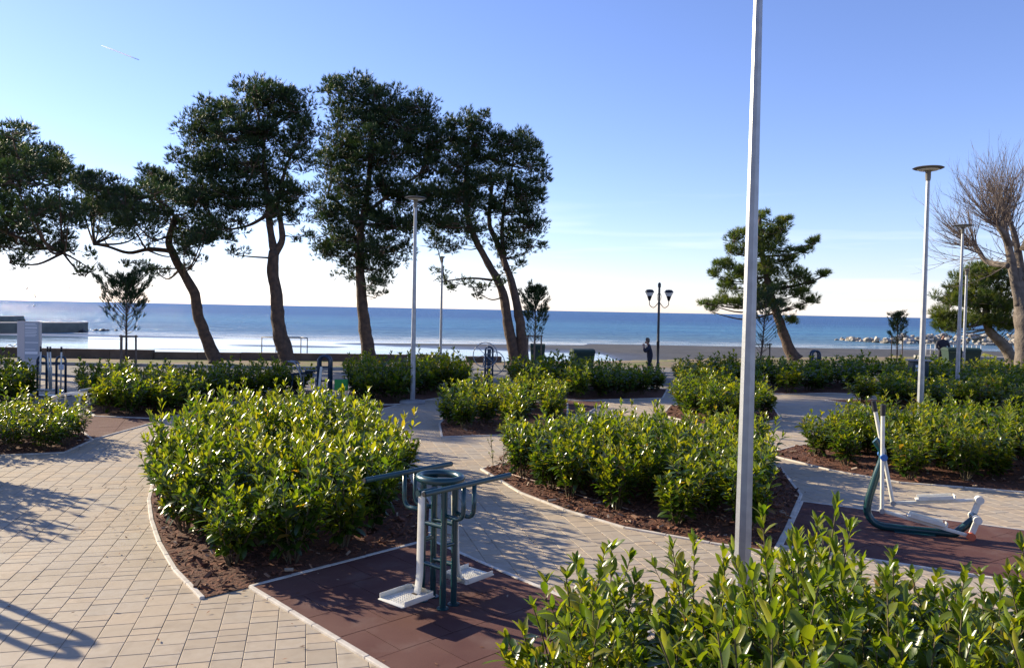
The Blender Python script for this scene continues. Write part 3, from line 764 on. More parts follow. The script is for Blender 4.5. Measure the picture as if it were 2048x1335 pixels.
    cr_ = tag(B.build('crown', needle, t), kind='stuff'); tag(TW.build('branchlets', bark, t, smooth=True), kind='stuff'); print(name, len(B.f))
    return t
GP = 'tall pines along the beach'
pine('pine_tree', 'large dark pine at the left edge, its trunk outside the picture', 33.5, [([(-150, 742), (-140, 640), (-120, 540), (-60, 440), (-20, 340)], .34, .12), ([(-125, 545), (-60, 470), (0, 462), (70, 490), (125, 505)], .13, .04), ([(-110, 520), (-40, 400), (20, 380), (70, 360)], .12, .04)],
     [(18, 268, 32, 24), (-20, 310, 60, 46), (40, 312, 50, 34), (92, 326, 40, 34), (110, 350, 30, 32), (20, 355, 70, 30), (-70, 380, 60, 60), (10, 425, 55, 32), (75, 425, 60, 34), (130, 430, 34, 28), (-40, 470, 60, 34), (40, 478, 60, 26, .7), (110, 480, 45, 22, .7), (20, 520, 34, 18, .7), (150, 500, 34, 26, .5), (182, 530, 28, 22, .45), (170, 550, 18, 10, .5), (-160, 420, 80, 90), (-90, 330, 60, 50)], 11, dens=1.25, depth=1.9, group=GP)
pine('pine_tree', 'pine with a strongly leaning curved trunk and low spreading crown', 40.3, [([(432, 726), (415, 685), (398, 635), (390, 588), (366, 545), (345, 505), (338, 480), (352, 430)], .34, .15), ([(345, 503), (300, 498), (255, 505), (215, 493), (185, 488)], .13, .05), ([(352, 445), (340, 415), (300, 395)], .10, .04)],
     [(165, 360, 22, 18), (190, 366, 34, 22), (215, 392, 44, 30), (180, 410, 40, 36, .8), (262, 398, 46, 30), (315, 372, 40, 26), (308, 342, 22, 16, .8), (355, 385, 44, 28), (392, 400, 40, 28), (255, 440, 50, 30), (215, 455, 40, 24, .7), (325, 430, 40, 26, .8), (395, 455, 46, 26), (420, 470, 34, 20), (372, 486, 34, 24), (300, 480, 44, 18, .5), (280, 535, 30, 16, .6), (315, 540, 32, 18, .6), (380, 520, 30, 16, .5), (455, 455, 26, 18, .6)], 12, dens=1.2, depth=1.9, group=GP)
pine('pine_tree', 'tall pine whose trunk forks below a broad domed crown', 38.8, [([(578, 736), (566, 690), (556, 645), (552, 590), (546, 545), (549, 502)], .40, .25), ([(549, 505), (541, 460), (538, 410), (532, 340), (530, 270)], .21, .08), ([(551, 505), (565, 478), (561, 440), (558, 405), (575, 330)], .19, .07), ([(540, 425), (505, 448), (470, 458), (440, 460)], .10, .03)],
     [(512, 178, 34, 22), (548, 184, 40, 26), (590, 208, 36, 34), (530, 215, 50, 30), (428, 232, 46, 26), (470, 222, 36, 26), (400, 262, 36, 32), (450, 272, 54, 36), (530, 265, 60, 40), (602, 262, 34, 40), (385, 315, 34, 34), (430, 330, 56, 34), (510, 330, 60, 40), (590, 310, 38, 30, .8), (400, 375, 46, 30), (470, 385, 56, 34), (545, 385, 52, 34), (590, 392, 34, 24, .8), (430, 425, 46, 24, .7), (480, 440, 36, 20, .7), (550, 420, 46, 24), (600, 440, 26, 22, .7), (590, 470, 22, 12, .5), (470, 410, 30, 20), (470, 505, 26, 14, .55), (455, 480, 14, 12, .5)], 13, group=GP)
pine('pine_tree', 'tallest straight pine with a dense dark crown reaching halfway down', 42.5, [([(738, 728), (733, 680), (727, 630), (722, 580), (720, 520), (722, 460), (735, 380), (745, 280), (750, 210)], .42, .08), ([(722, 470), (690, 420), (655, 390)], .12, .04), ([(728, 430), (780, 390), (840, 350)], .13, .05)],
     [(664, 172, 20, 18), (702, 178, 40, 24), (738, 190, 36, 26), (775, 212, 40, 30), (832, 212, 34, 22), (690, 222, 40, 32), (850, 245, 32, 28), (800, 250, 46, 34), (740, 250, 56, 38), (680, 280, 44, 34), (868, 285, 28, 30), (810, 305, 60, 38), (735, 315, 66, 40), (665, 330, 42, 34), (860, 335, 34, 30), (690, 380, 56, 36), (770, 375, 60, 38), (838, 390, 40, 34), (655, 420, 34, 28), (720, 435, 56, 34), (790, 440, 50, 34), (835, 440, 30, 26, .8), (660, 470, 38, 26), (650, 500, 30, 20), (715, 490, 46, 28), (780, 495, 44, 26), (715, 535, 36, 20, .8), (775, 530, 30, 22, .8), (700, 552, 20, 14, .7), (750, 565, 30, 20, .8), (752, 590, 20, 14, .7)], 14, dens=1.05, group=GP)
pine('pine_tree', 'twin-trunked pine leaning left beside the staked young pine', 43.5, [([(1034, 732), (1022, 680), (1012, 620), (1002, 575), (970, 515), (945, 465), (930, 400), (935, 320)], .36, .10), ([(1048, 730), (1042, 660), (1030, 590), (1015, 540), (992, 480), (978, 440), (985, 360)], .33, .08), ([(1012, 540), (1004, 470), (1010, 400), (1025, 330)], .15, .05), ([(985, 560), (940, 556), (890, 562)], .08, .03)],
     [(968, 238, 18, 14), (935, 246, 36, 22), (905, 275, 30, 28), (955, 280, 46, 30), (1030, 282, 36, 24), (1062, 300, 24, 22), (1000, 310, 44, 32), (920, 325, 46, 34), (1060, 330, 30, 24), (1082, 360, 18, 14, .8), (1080, 375, 16, 16, .8), (985, 355, 50, 32), (915, 375, 50, 32), (1040, 385, 44, 28), (880, 400, 32, 28), (950, 405, 50, 30), (1010, 420, 40, 26, .8), (1058, 415, 30, 22), (880, 440, 36, 26), (930, 450, 46, 24), (1050, 455, 40, 26), (1015, 470, 34, 22, .8), (1065, 490, 24, 14, .9), (1030, 495, 34, 18, .7), (875, 490, 40, 18, .7), (925, 490, 34, 18, .7), (1035, 525, 26, 12, .55), (870, 555, 22, 14, .7), (905, 565, 34, 14, .55), (975, 565, 32, 16, .6), (960, 585, 22, 10, .5), (1000, 545, 24, 12, .5)], 15, group=GP)
pine('pine_tree', 'sunlit green conical pine with a leaning trunk behind the tall pole', 53, [([(1588, 722), (1572, 680), (1558, 640), (1545, 600), (1530, 540), (1520, 470), (1520, 430)], .42, .10)],
     [(1523, 430, 12, 15), (1498, 462, 26, 22), (1530, 462, 28, 26), (1562, 458, 26, 22), (1570, 440, 14, 10), (1470, 478, 20, 20), (1545, 492, 36, 24), (1500, 505, 34, 26), (1462, 500, 16, 20), (1455, 530, 30, 18), (1432, 548, 14, 12), (1582, 512, 26, 18), (1608, 500, 18, 12), (1627, 484, 12, 10), (1545, 535, 44, 26), (1490, 548, 40, 24), (1590, 552, 32, 20), (1622, 558, 20, 12), (1646, 550, 12, 10), (1460, 572, 32, 16), (1530, 575, 44, 24), (1590, 585, 30, 16), (1618, 600, 22, 12, .8), (1602, 612, 18, 9, .7), (1505, 600, 44, 18), (1450, 603, 28, 14), (1418, 606, 18, 10), (1425, 622, 10, 8, .7), (1560, 605, 26, 16), (1582, 640, 12, 9)], 16, needle='needle_bright', L=.28, dens=.8, depth=.6, grow=.9, group='pines on the right')
pine('pine_tree', 'round green pine with a slanting pale trunk beside the bare tree', 52, [([(2030, 726), (2008, 690), (1985, 668), (1972, 640), (1975, 600)], .40, .20), ([(1975, 640), (1940, 610), (1905, 610)], .12, .04)],
     [(1975, 545, 40, 20), (2015, 560, 40, 24), (1940, 565, 36, 22), (1915, 590, 30, 20), (1890, 600, 22, 14), (1960, 600, 50, 26), (2010, 605, 44, 26), (1880, 625, 24, 14), (1910, 640, 34, 18), (1890, 655, 26, 12), (1955, 640, 36, 18, .8), (2005, 640, 44, 18), (2030, 650, 30, 14, .8)], 17, needle='needle_bright', L=.30, dens=.8, bark='pale_bark', group='pines on the right')
# two more pines of the row, left of the picture: their shade lies on the hedges and the paving
for X, Y, s_, sd_, lb in ((-28.5, 32.5, .88, 31, 'nearest pine of the row left of the picture, shading the left hedge'), (-39.5, 36.5, .95, 32, 'second pine of the row left of the picture, its shade on the hedges'), (-46, 41, 1.1, 33, 'farthest pine of the row left of the picture')):
    dx = X * FPX / Y + 1024
    pine('pine_tree', lb, Y, [([(dx, 735), (dx + 8, 640), (dx - 5, 540), (dx + 5, 400)], .38, .12)],
         [(dx + a * s_, b, 52 * s_, 40 * s_) for a, b in ((0, 320), (-70, 345), (60, 345), (-110, 395), (-30, 385), (40, 390), (110, 400), (-80, 445), (0, 440), (80, 445), (-30, 490), (60, 490))], sd_, dens=.8, group='pines left of the picture')

def young_pine(px, py_base, Y, top_py, rx, label, seed, crown0=.42, dense=1.0, lean=0):
    r = random.Random(seed); b = at(px, py_base, Y); b.z = 0; H = at(px, top_py, Y).z; m = Y / FPX
    t = empty('young_pine', b, label, 'tree', 'young staked pines')
    tp = [b + V((lean * k / 5 * m + r.uniform(-.02, .02), r.uniform(-.02, .02), H * k / 5)) for k in range(6)]
    tp[0] = b.copy()
    MB().tube(smooth_path(tp, 4), [.055 * (1 - .75 * i / 20) for i in range(21)], 8).build('trunk', 'pine_bark', t, smooth=True)
    B = MB(); W = MB(); sp = smooth_path(tp, 12)
    for k in range(46):
        f = crown0 + (1 - crown0) * (k / 46); p = sp[min(len(sp) - 1, int(f * (len(sp) - 1)))]; a = k * 2.4 + r.uniform(-.5, .5)
        g0 = (f - crown0) / (1 - crown0); prof = max(.22, math.sin(math.pi * min(1, .12 + .88 * g0) ** 1.1)) ** .8
        Lb = rx * m * max(.15, prof) * r.uniform(.65, 1.12); tip = p + V((math.cos(a) * Lb, math.sin(a) * Lb, Lb * r.uniform(.7, 1.5)))
        path = smooth_path([p, p.lerp(tip, .55) - V((0, 0, .06)), tip], 4); W.tube(path, [.013, .012, .011, .010, .009, .008, .007, .006, .005], 4, caps=False)
        top = (f - crown0) / (1 - crown0)
        for j in range(int((3 + 22 * min(1, top * 1.8)) * dense)):
            u_ = r.uniform(.35 if top > .4 else .65, 1.0); q = path[min(8, int(u_ * 8))] + V((r.uniform(-.1, .1), r.uniform(-.1, .1), r.uniform(-.08, .1)))
            tuft(B, r, q, (tip - p) + V((0, 0, .35)), .17, 9, .018, max(.02, min(.9, .4 + r.gauss(0, .15))), .8)
    for j in range(14): tuft(B, r, tp[-1] + V((r.uniform(-.08, .08), r.uniform(-.08, .08), -j * .03)), V((r.uniform(-.4, .4), r.uniform(-.4, .4), 1)), .22, 9, .026, .5)
    tag(B.build('crown', 'needle', t), kind='stuff'); tag(W.build('branchlets', 'pine_bark', t, smooth=True), kind='stuff')
    return b
def stakes(b, h, w, label, n=3):
    t = empty('tree_stake_frame', b, label, 'tree stakes', 'stake frames round young pines'); P = []
    for k in range(n):
        a = 6.283 * k / n + .5; p = b + V((math.cos(a) * w, math.sin(a) * w, 0)); P.append(p)
        MB().tube([p + V((0, 0, -.05)), p * 1 + V((-math.cos(a) * .02, -math.sin(a) * .02, h))], .035, 8).build('stake', 'wood_stake', t, smooth='auto')
    for k in range(n):
        p, q = P[k], P[(k + 1) % n]
        if n == 2 and k: break
        for z in (h - .05, ): MB().tube([p.lerp(q, -.08) + V((0, 0, z)), p.lerp(q, 1.08) + V((0, 0, z))], .03, 6).build('rail', 'wood_stake', t, smooth='auto')
b = young_pine(252, 777, 27.4, 562, 60, 'dark young pine between wooden stakes at the left', 41, .5, 1.15); stakes(b, 1.78, .32, 'three-post wooden stake frame round the young pine at the left')
b = young_pine(1068, 740, 37, 577, 36, 'young pine with bare lower branches beside the twin-trunked pine', 42, .35, 1.2); stakes(b, 1.75, .38, 'wooden stake frame round the young pine by the green container')
b = young_pine(1518, 745, 36, 590, 52, 'sparse young pine half hidden by the tall pole', 43, .3, .55, lean=12); stakes(b, 1.6, .65, 'wooden stakes by the young pine behind the tall pole', 2)
b = young_pine(1793, 722, 51, 628, 21, 'small pale-stemmed young pine on the beach edge at the right', 44, .3, .8); stakes(b, 1.7, .55, 'pale wooden stakes leaning against the small pine on the beach edge', 2)

# ------------------------------------------------------------------ bare pollarded tree at the right edge
def bare_tree():
    r = random.Random(5); Y = 36; t = empty('bare_tree', at(2052, 760, Y), 'bare pollarded tree with upswept twigs at the right edge', 'tree')
    b = t.location.copy(); b.z = 0; t.location = b
    def P(x, y, dy=0): q = at(x, y, Y); return q + V((0, dy, 0))
    limbs = [([b, P(2052, 690), P(2047, 640), P(2043, 600), P(2040, 565), P(2040, 535)], .52, .13), ([P(2040, 610), P(2030, 560), P(2018, 500), P(2008, 450), P(2010, 420)], .24, .09), ([P(2042, 605), P(2050, 540, .3), P(2046, 480, .5), P(2036, 440, .6)], .22, .09),
             ([P(2018, 490), P(1998, 472, -.4), P(1978, 452, -.6)], .18, .10), ([P(2046, 560), P(2080, 500, -.4), P(2095, 430, -.5)], .3, .12), ([P(2046, 600), P(2100, 560, .8), P(2140, 500, 1)], .28, .1), ([P(2048, 500), P(2060, 430, -.8), P(2062, 390, -1)], .2, .1), ([P(2020, 530), P(2000, 520, 1.0), P(1990, 480, 1.6)], .16, .08)]
    sp_all = []
    for i, (pl, a, c) in enumerate(limbs):
        sp = smooth_path(pl, 5); n = len(sp); MB().tube(sp, [a + (c - a) * k / (n - 1) for k in range(n)], 14, wob=.3).build('trunk' if i == 0 else 'limb', 'pale_bark', t, smooth=True)
        if i: sp_all.append(sp)
    W = MB()
    def twig(p, d, L, r0, lev):
        n = 5; pts = [p]
        for i in range(n):
            d = (d + V((r.uniform(-.12, .12), r.uniform(-.12, .12), .09))).normalized(); pts.append(pts[-1] + d * L / n)
        W.tube(pts, [r0 * (1 - .75 * i / n) for i in range(n + 1)], 4 if lev == 0 else 3, caps=False)
        if lev < 2:
            for k in range(3 if lev == 0 else 2):
                q = pts[r.choice((1, 2, 3, 4))]; a = r.uniform(0, 6.3); sd, up = frame_of(d)
                twig(q, d + (sd * math.cos(a) + up * math.sin(a)) * r.uniform(.35, .75), L * r.uniform(.35, .6), r0 * .55, lev + 1)
    cen = P(2050, 520)
    for sp in sp_all:
        for k in range(44):
            q = sp[min(len(sp) - 1, int((.25 + .75 * r.random() ** .4) * len(sp)))]; out = (q - cen).normalized() + V((r.gauss(0, .55), r.gauss(0, .55), .35 + r.gauss(0, .5)))
            twig(q, out, r.uniform(1.3, 2.7), .020, 0)
        for k in range(16):
            a = r.uniform(0, 6.3); out = (sp[-1] - cen).normalized() + V((math.cos(a) * .7, math.sin(a) * .7, .5)); twig(sp[-1], out, r.uniform(1.8, 3.0), .020, 0)
    W.build('twigs', 'bare_twig', t, smooth=True)['kind'] = 'stuff'
bare_tree()

# ------------------------------------------------------------------ lamp posts
def lamp_post(name, base, H, label, r0=.078, r1=.045, head=True, foot=False, group='disc-headed lamp posts', small=False):
    t = empty(name, base, label, 'lamp post', group); b = V(base)
    MB().tube([b + V((0, 0, .0)), b + V((0, 0, .9)), b + V((0, 0, H * .5)), b + V((0, 0, H - .25))], [r0, r0 * .95, (r0 + r1) / 2, r1], 8).build('pole', 'galvanised', t)
    MB().box(b + V((0, 0, .02)), (.36, .36, .03), bev=.006).build('base_plate', 'galvanised', t)
    hd = MB(); k = .5 if small else 1
    hd.lathe(b + V((0, 0, H - .27)), [(0, 0), (r1 * 1.1, 0), (r1 * 1.35, .06), (r1 * 1.35, .20), (r1 * 2.0, .24), (r1 * 1.1, .27)], 16)
    hd.build('collar', 'lamp_head', t, smooth='auto')
    d = MB(); d.lathe(b + V((0, 0, H)), [(.0, -.02), (.08 * k, -.02), (.30 * k, .005), (.34 * k, .025), (.30 * k, .045), (.12 * k, .07), (0, .075)], 28)
    disc = d.build('lamp_disc', 'lamp_head', t, smooth='auto')
    MB().lathe(b + V((0, 0, H)), [(0, -.034), (.20 * k, -.030), (.24 * k, -.008), (0, -.006)], 24).build('diffuser', 'lamp_glass', disc, smooth='auto')
    if foot: MB().lathe(b, [(0, .11), (.16, .11), (.36, .09), (.40, .05), (.40, -.05), (0, -.05)], 24).build('concrete_foot', 'concrete', t, smooth='auto')
    return t
lamp_post('lamp_post', (2.28, 7.65, 0), 6.25, 'tall grey octagonal lamp pole crossing the whole picture in the foreground', .083, .042)
g_ = G(825, 806); lamp_post('lamp_post', (g_.x, g_.y, 0), 6.2, 'grey disc-headed lamp post on a round concrete foot at the centre hedge', foot=True)
p_ = at(1838, 880, 18.6); lamp_post('lamp_post', (p_.x, p_.y, 0), 6.35, 'grey disc-headed lamp post behind the right bed')
p_ = at(1914, 780, 28.6); lamp_post('lamp_post', (p_.x, p_.y, 0), 6.2, 'grey disc-headed lamp post in the right hedge before the pine')
p_ = at(881, 722, 43.0); lamp_post('lamp_post', (p_.x, p_.y, 0), 5.65, 'thin distant lamp post with a small head by the twin-trunked pine', .075, .05, small=True, group='small-headed lamp posts')
p_ = at(1927, 722, 41.0); lamp_post('lamp_post', (p_.x, p_.y, 0), 5.4, 'thin distant lamp post with a small head before the bare tree', .085, .06, small=True, group='small-headed lamp posts')
def lantern():
    b = at(1315, 730, 38); b.z = 0; t = empty('street_lantern', b, 'black double-armed street lantern with cone glasses by the beach', 'street lamp')
    MB().lathe(b, [(.10, 0), (.10, .5), (.075, .56), (.07, 1.5), (.085, 1.53), (.065, 1.58), (.055, 3.6), (.05, 4.1), (.075, 4.12), (.075, 4.28), (.03, 4.34), (0, 4.35)], 14).build('pole', 'black_iron', t, smooth='auto')
    for s_ in (-1, 1):
        a = fillet([b + V((0, 0, 3.42)), b + V((s_ * .25, 0, 3.10)), b + V((s_ * .46, 0, 3.25)), b + V((s_ * .46, 0, 3.45))], .18)
        MB().tube(a, .018, 8).build('arm', 'black_iron', t, smooth=True)
        MB().tube(fillet([b + V((0, 0, 3.9)), b + V((s_ * .1, 0, 3.72)), b + V((s_ * .08, 0, 3.5))], .05), .012, 6).build('scroll', 'black_iron', t, smooth=True)
        c = b + V((s_ * .46, 0, 3.45)); l = MB().lathe(c, [(0, 0), (.045, .02), (.12, .24)], 16).build('lantern_cup', 'black_iron', t, smooth='auto')
        MB().lathe(c, [(.12, .243), (.20, .40), (.0, .404)], 16).build('glass', 'lamp_glass', l, smooth='auto')
        MB().lathe(c, [(0, .41), (.22, .41), (.21, .47), (.14, .545), (0, .56)], 16).build('hood', 'black_iron', l, smooth='auto')
lantern()

# ------------------------------------------------------------------ pendulum exercise machine (foreground)
def pendulum(centre, ang, label, name='pendulum_machine'):
    C = V((centre[0], centre[1], 0)); e1 = V((math.cos(ang), math.sin(ang), 0)); e2 = V((math.sin(ang), -math.cos(ang), 0)); Z = V((0, 0, 1))
    t = empty(name, C, label, 'exercise machine'); Q = lambda a, b, z: C + e1 * a + e2 * b + Z * z
    for a, b in ((-.075, -.135), (.075, -.135), (-.085, .165), (.065, .165)):
        po = MB().tube([Q(a, b, 0), Q(a, b, 1.22)], .0305, 16).build('post', 'teal_paint', t, smooth='auto')
        MB().lathe(Q(a, b, 0), [(.060, .012), (.060, .022), (.034, .026)], 16).build('flange', 'teal_paint', po, smooth='auto')
    ring = [Q(.19 * math.cos(k), .02 + .22 * math.sin(k), 1.25) for k in [6.2832 * i / 40 for i in range(40)]]
    MB().tube(ring, .037, 14, closed=True).build('top_ring', 'teal_paint', t, smooth=True)
    for s_ in (-1, 1):
        hb = MB().tube([Q(-.585, s_ * .41, 1.245), Q(.585, s_ * .41, 1.245)], .0265, 16).build('handlebar', 'teal_paint', t, smooth='auto')
        for e in (-1, 1): MB().tube([Q(e * .583, s_ * .41, 1.245), Q(e * .597, s_ * .41, 1.245)], .022, 14).build('end_cap', 'black_grip', hb, smooth='auto')
        for a in (-.075, .07):
            br = fillet([Q(a, .16 if s_ > 0 else -.13, .92), Q(a, s_ * .41, .90), Q(a, s_ * .41, 1.235)], .11, 6)
            MB().tube(br, .022, 14).build('bracket', 'teal_paint', t, smooth=True)
    for z in (.62,):
        for b in (-.135, .165): MB().tube([Q(-.08, b, z), Q(.07, b, z)], .022, 12).build('rung', 'teal_paint', t, smooth='auto')
    for z in (.40, .80):
        for a in (-.08, .07): MB().tube([Q(a, -.135, z), Q(a, .165, z)], .022, 12).build('rung', 'teal_paint', t, smooth='auto')
    Rm = Matrix((e1, -e2, Z)).transposed()
    for s_ in (-1, 1):
        axl = MB().tube([Q(s_ * .06, .02, 1.14), Q(s_ * .30, .02, 1.14)], .030, 14).build('pivot', 'teal_paint', t, smooth='auto')
        top, sh = 1.16, (.255 if s_ < 0 else .185)
        path = fillet([Q(s_ * sh, .03, top), Q(s_ * (sh + .03), .05, .34), Q(s_ * (sh + .07), .06, .20)], .09, 6)
        A = MB()                             # flattened tube: a swept rounded rectangle
        prof = [(.036 * math.copysign(abs(math.cos(k)) ** .55, math.cos(k)), .021 * math.copysign(abs(math.sin(k)) ** .55, math.sin(k))) for k in [6.2832 * i / 20 for i in range(20)]]
        for p in path:
            for x, y in prof: q = p + e2 * x + e1 * y; A.v.append(tuple(q))
        n = len(prof)
        for i in range(len(path) - 1):
            for k in range(n): A.f.append((i * n + k, i * n + (k + 1) % n, (i + 1) * n + (k + 1) % n, (i + 1) * n + k)); A.mi.append(0); A.tone.append(0)
        A.f.append(tuple(range(n))); A.f.append(tuple((len(path) - 1) * n + k for k in range(n))); A.mi += [0, 0]; A.tone += [0, 0]
        arm = A.build('swing_arm', 'white_paint', t, smooth='auto')
        tr = MB(); ca = -.46 if s_ < 0 else .385; z0 = .195; w, l = .335, .41
        tr.box(Q(ca, .06, z0), (l, w, .010), Rm, bev=.003)
        for b in (-1, 1): tr.box(Q(ca, .06 + b * (w / 2 + .001), z0 + .022), (l - .05, .010, .052), Rm, bev=.003)
        for a in (-1, 1): tr.box(Q(ca - s_ * (l / 2 - .002), .06, z0 + .020), (.010, w - .06, .048), Rm, bev=.003)
        for a, b in ((-1, -1), (-1, 1)):     # rounded corners at the arm side
            pts = [Q(ca - s_ * (l / 2 - .03 + .03 * math.cos(k) - .002), .06 + b * (w / 2 - .03 + .03 * math.sin(k)), z0) for k in (0, .4, .8, 1.2, 1.57)]
            for p, q in zip(pts, pts[1:]): tr.quad([p + Z * -.004, q + Z * -.004, q + Z * .046, p + Z * .046])
        ped = tr.build('pedal_tray', 'white_paint', arm, smooth='auto')
    # small raised studs on the foot plates
    for s_ in (-1, 1):
        sd = MB()
        for i in range(9):
            for j in range(8): sd.box(Q(s_ * (.40 if s_ < 0 else .325) + s_ * i * .026, .06 - .11 + j * .0315, .203), (.012, .012, .006), Rm)
        sd.build('tread', 'white_paint', t)
        MB().box(Q(s_ * (.335 if s_ < 0 else .262), .055, .2025), (.07, .06, .006), Rm, bev=.002).build('foot_patch', 'dark_brown', t)  # thin dark brown plate lying on the tray near the arm
        MB().tube([Q(s_ * (.56 if s_ < 0 else .485), .10, .15), Q(s_ * (.56 if s_ < 0 else .485), .10, .195)], .028, 14).build('bumper', 'white_paint', t, smooth='auto')
    return t
pendulum((-.69, 7.75), R_(49.9), 'teal tube pendulum exercise machine with two white foot trays in the foreground')

# ------------------------------------------------------------------ elliptical machine (right)
def elliptical():
    O = V((4.93, 10.78, 0)); a = V((.95, -.31, 0)).normalized(); n = V((-a.y, a.x, 0)); Z = V((0, 0, 1))
    t = empty('elliptical_machine', O, 'elliptical exercise machine with teal bent frame and white levers on the right pad', 'exercise machine')
    Q = lambda s, w, z: O + a * s + n * w + Z * z
    fr = smooth_path([Q(.035, 0, 1.23), Q(.06, 0, 1.20), Q(.14, 0, 1.03), Q(.06, 0, .72), Q(-.03, 0, .34), Q(.0, 0, .17), Q(.12, 0, .075), Q(.35, 0, .055), Q(.8, 0, .052), Q(1.02, 0, .055), Q(1.10, 0, .11), Q(1.27, 0, .28)], 6)
    f_ = MB().tube(fr, .050, 16).build('frame', 'teal_paint', t, smooth='auto')
    MB().tube([Q(1.27, -.10, .285), Q(1.27, .10, .285)], .05, 16).build('crank_hub', 'teal_paint', f_, smooth='auto')
    MB().box(Q(.55, 0, .018), (.5, .22, .022), Matrix((a, n, Z)).transposed(), bev=.004).build('base_plate', 'teal_paint', f_)
    MB().tube([Q(.13, -.14, 1.02), Q(.13, .14, 1.02)], .028, 12).build('pivot_axle', 'galvanised', t, smooth='auto')
    for w, top, bot, ct in ((-.13, Q(.105, -.13, 1.70), Q(.135, -.13, .30), Q(1.20, -.13, .07)), (.13, Q(.02, .13, 1.72), Q(.30, .13, .36), Q(1.34, .13, .50))):
        lv = MB().tube([bot, top], .026, 12).build('lever', 'white_paint', t, smooth='auto')
        d = (top - bot).normalized(); MB().tube([top - d * .12, top + d * .03], .033, 12).build('grip', 'black_grip', lv, smooth='auto')
        MB().tube([Q(.135, w - .045, 1.02), Q(.135, w + .045, 1.02)], .045, 14).build('pivot_cap', 'blue_cap', lv, smooth='auto')
        MB().tube([bot - n * .04, bot + n * .04], .036, 12).build('joint', 'galvanised', lv, smooth='auto')
        fb = MB(); d = ct - bot; L = d.length; dx = d.normalized(); up = dx.cross(n).normalized(); M = Matrix((dx, n, up)).transposed()
        fb.box(bot + d * .5, (L, .038, .042), M, bev=.008); foot = fb.build('foot_bar', 'white_paint', t, smooth='auto')
        pc = bot + d * .50 + up * .040
        MB().box(pc, (.48, .16, .022), M, bev=.006).box(pc + n * .08 + up * .02, (.42, .014, .05), M).box(pc - n * .08 + up * .02, (.42, .014, .05), M).box(pc + dx * .235 + up * .022, (.014, .14, .05), M).build('pedal', 'white_paint', foot, smooth='auto')
        hub = Q(1.27, w * .9, .285)
        cr_ = MB(); dd = ct - hub; cr_.box(hub + dd * .5, (dd.length + .05, .032, .078), Matrix((dd.normalized(), n, dd.normalized().cross(n))).transposed(), bev=.012)
        c_ = cr_.build('crank', 'white_paint', t, smooth='auto')
        for q, mt in ((ct, 'orange_cap' if w < 0 else 'white_paint'), (hub, 'white_paint')): MB().tube([q - n * .05, q + n * .05], .052, 16).build('crank_cap', mt, c_, smooth='auto')
elliptical()

# ------------------------------------------------------------------ farther exercise machines
def arch(t, name, c, w, h, r, mt, rz=0, k=10):
    d = V((math.cos(rz), math.sin(rz), 0)); R0 = w / 2
    pts = [c - d * R0, c - d * R0 + V((0, 0, h - R0))] + [c + d * (-R0 * math.cos(q)) + V((0, 0, h - R0 + R0 * math.sin(q))) for q in [math.pi * i / k for i in range(1, k)]] + [c + d * R0 + V((0, 0, h - R0)), c + d * R0]
    return MB().tube(pts, r, 10).build(name, mt, t, smooth=True)
def skier(px, Y):
    b = at(px, 780, Y); b.z = 0; t = empty('ski_machine', b, 'navy double-arch ski machine with white levers beside the information pillar', 'exercise machine')
    for dx in (-.26, .32): arch(t, 'arch_frame', b + V((dx, 0, 0)), .26, 1.22, .035, 'navy_paint', .15)
    MB().tube([b + V((-.36, 0, 1.02)), b + V((.44, 0, 1.02))], .035, 10).build('crossbar', 'navy_paint', t, smooth=True)
    for x0, x1 in ((-.30, -.27), (.0, -.06), (.06, .02), (.34, .36)):
        l = MB().tube([b + V((x0, -.05, .22)), b + V((x1, -.05, 1.36))], .024, 8).build('lever', 'white_paint', t, smooth=True)
        MB().tube([b + V((x1, -.05, 1.36)), b + V((x1, -.05, 1.52))], .028, 8).build('grip', 'black_grip', l, smooth=True)
    MB().box(b + V((.02, -.02, .55)), (.07, .05, .7), bev=.01).build('centre_bar', 'white_paint', t)
    MB().box(b + V((-.2, -.1, .2)), (.75, .22, .05), bev=.012).build('foot_plate', 'white_paint', t)
    MB().box(b + V((.36, -.06, .90)), (.16, .02, .16), bev=.004).build('notice_plate', 'white_label', t)
    MB().box(b + V((.05, 0, .02)), (1.0, .4, .03), bev=.005).build('base_plate', 'navy_paint', t)
skier(101, 24.2)
def bench_machine():
    b = at(150, 826, 21.2); b.z = 0; t = empty('sit_up_bench', b, 'white curved sit-up bench beside the left bed', 'exercise bench')
    for i in range(6):
        y = -.22 + i * .085; pts = smooth_path([b + V((-.62, y, .24)), b + V((-.45, y, .37)), b + V((-.1, y, .46)), b + V((.25, y, .42)), b + V((.38, y, .44))], 4)
        MB().tube(pts, .022, 6).build('slat', 'white_paint', t, smooth=True)
    for x in (-.4, .2):
        for y in (-.2, .2): MB().tube([b + V((x, y, 0)), b + V((x + .05, y, .40))], .026, 8).build('leg', 'white_paint', t, smooth=True)
    for z, x in ((.55, .30), (.16, .42)): MB().tube([b + V((x, -.3, z)), b + V((x, .3, z))], .04, 10).build('ankle_roll', 'white_paint', t, smooth=True)
    MB().tube(fillet([b + V((.24, 0, .40)), b + V((.30, 0, .55)), b + V((.42, 0, .16))], .05), .024, 8).build('support', 'white_paint', t, smooth=True)
bench_machine()
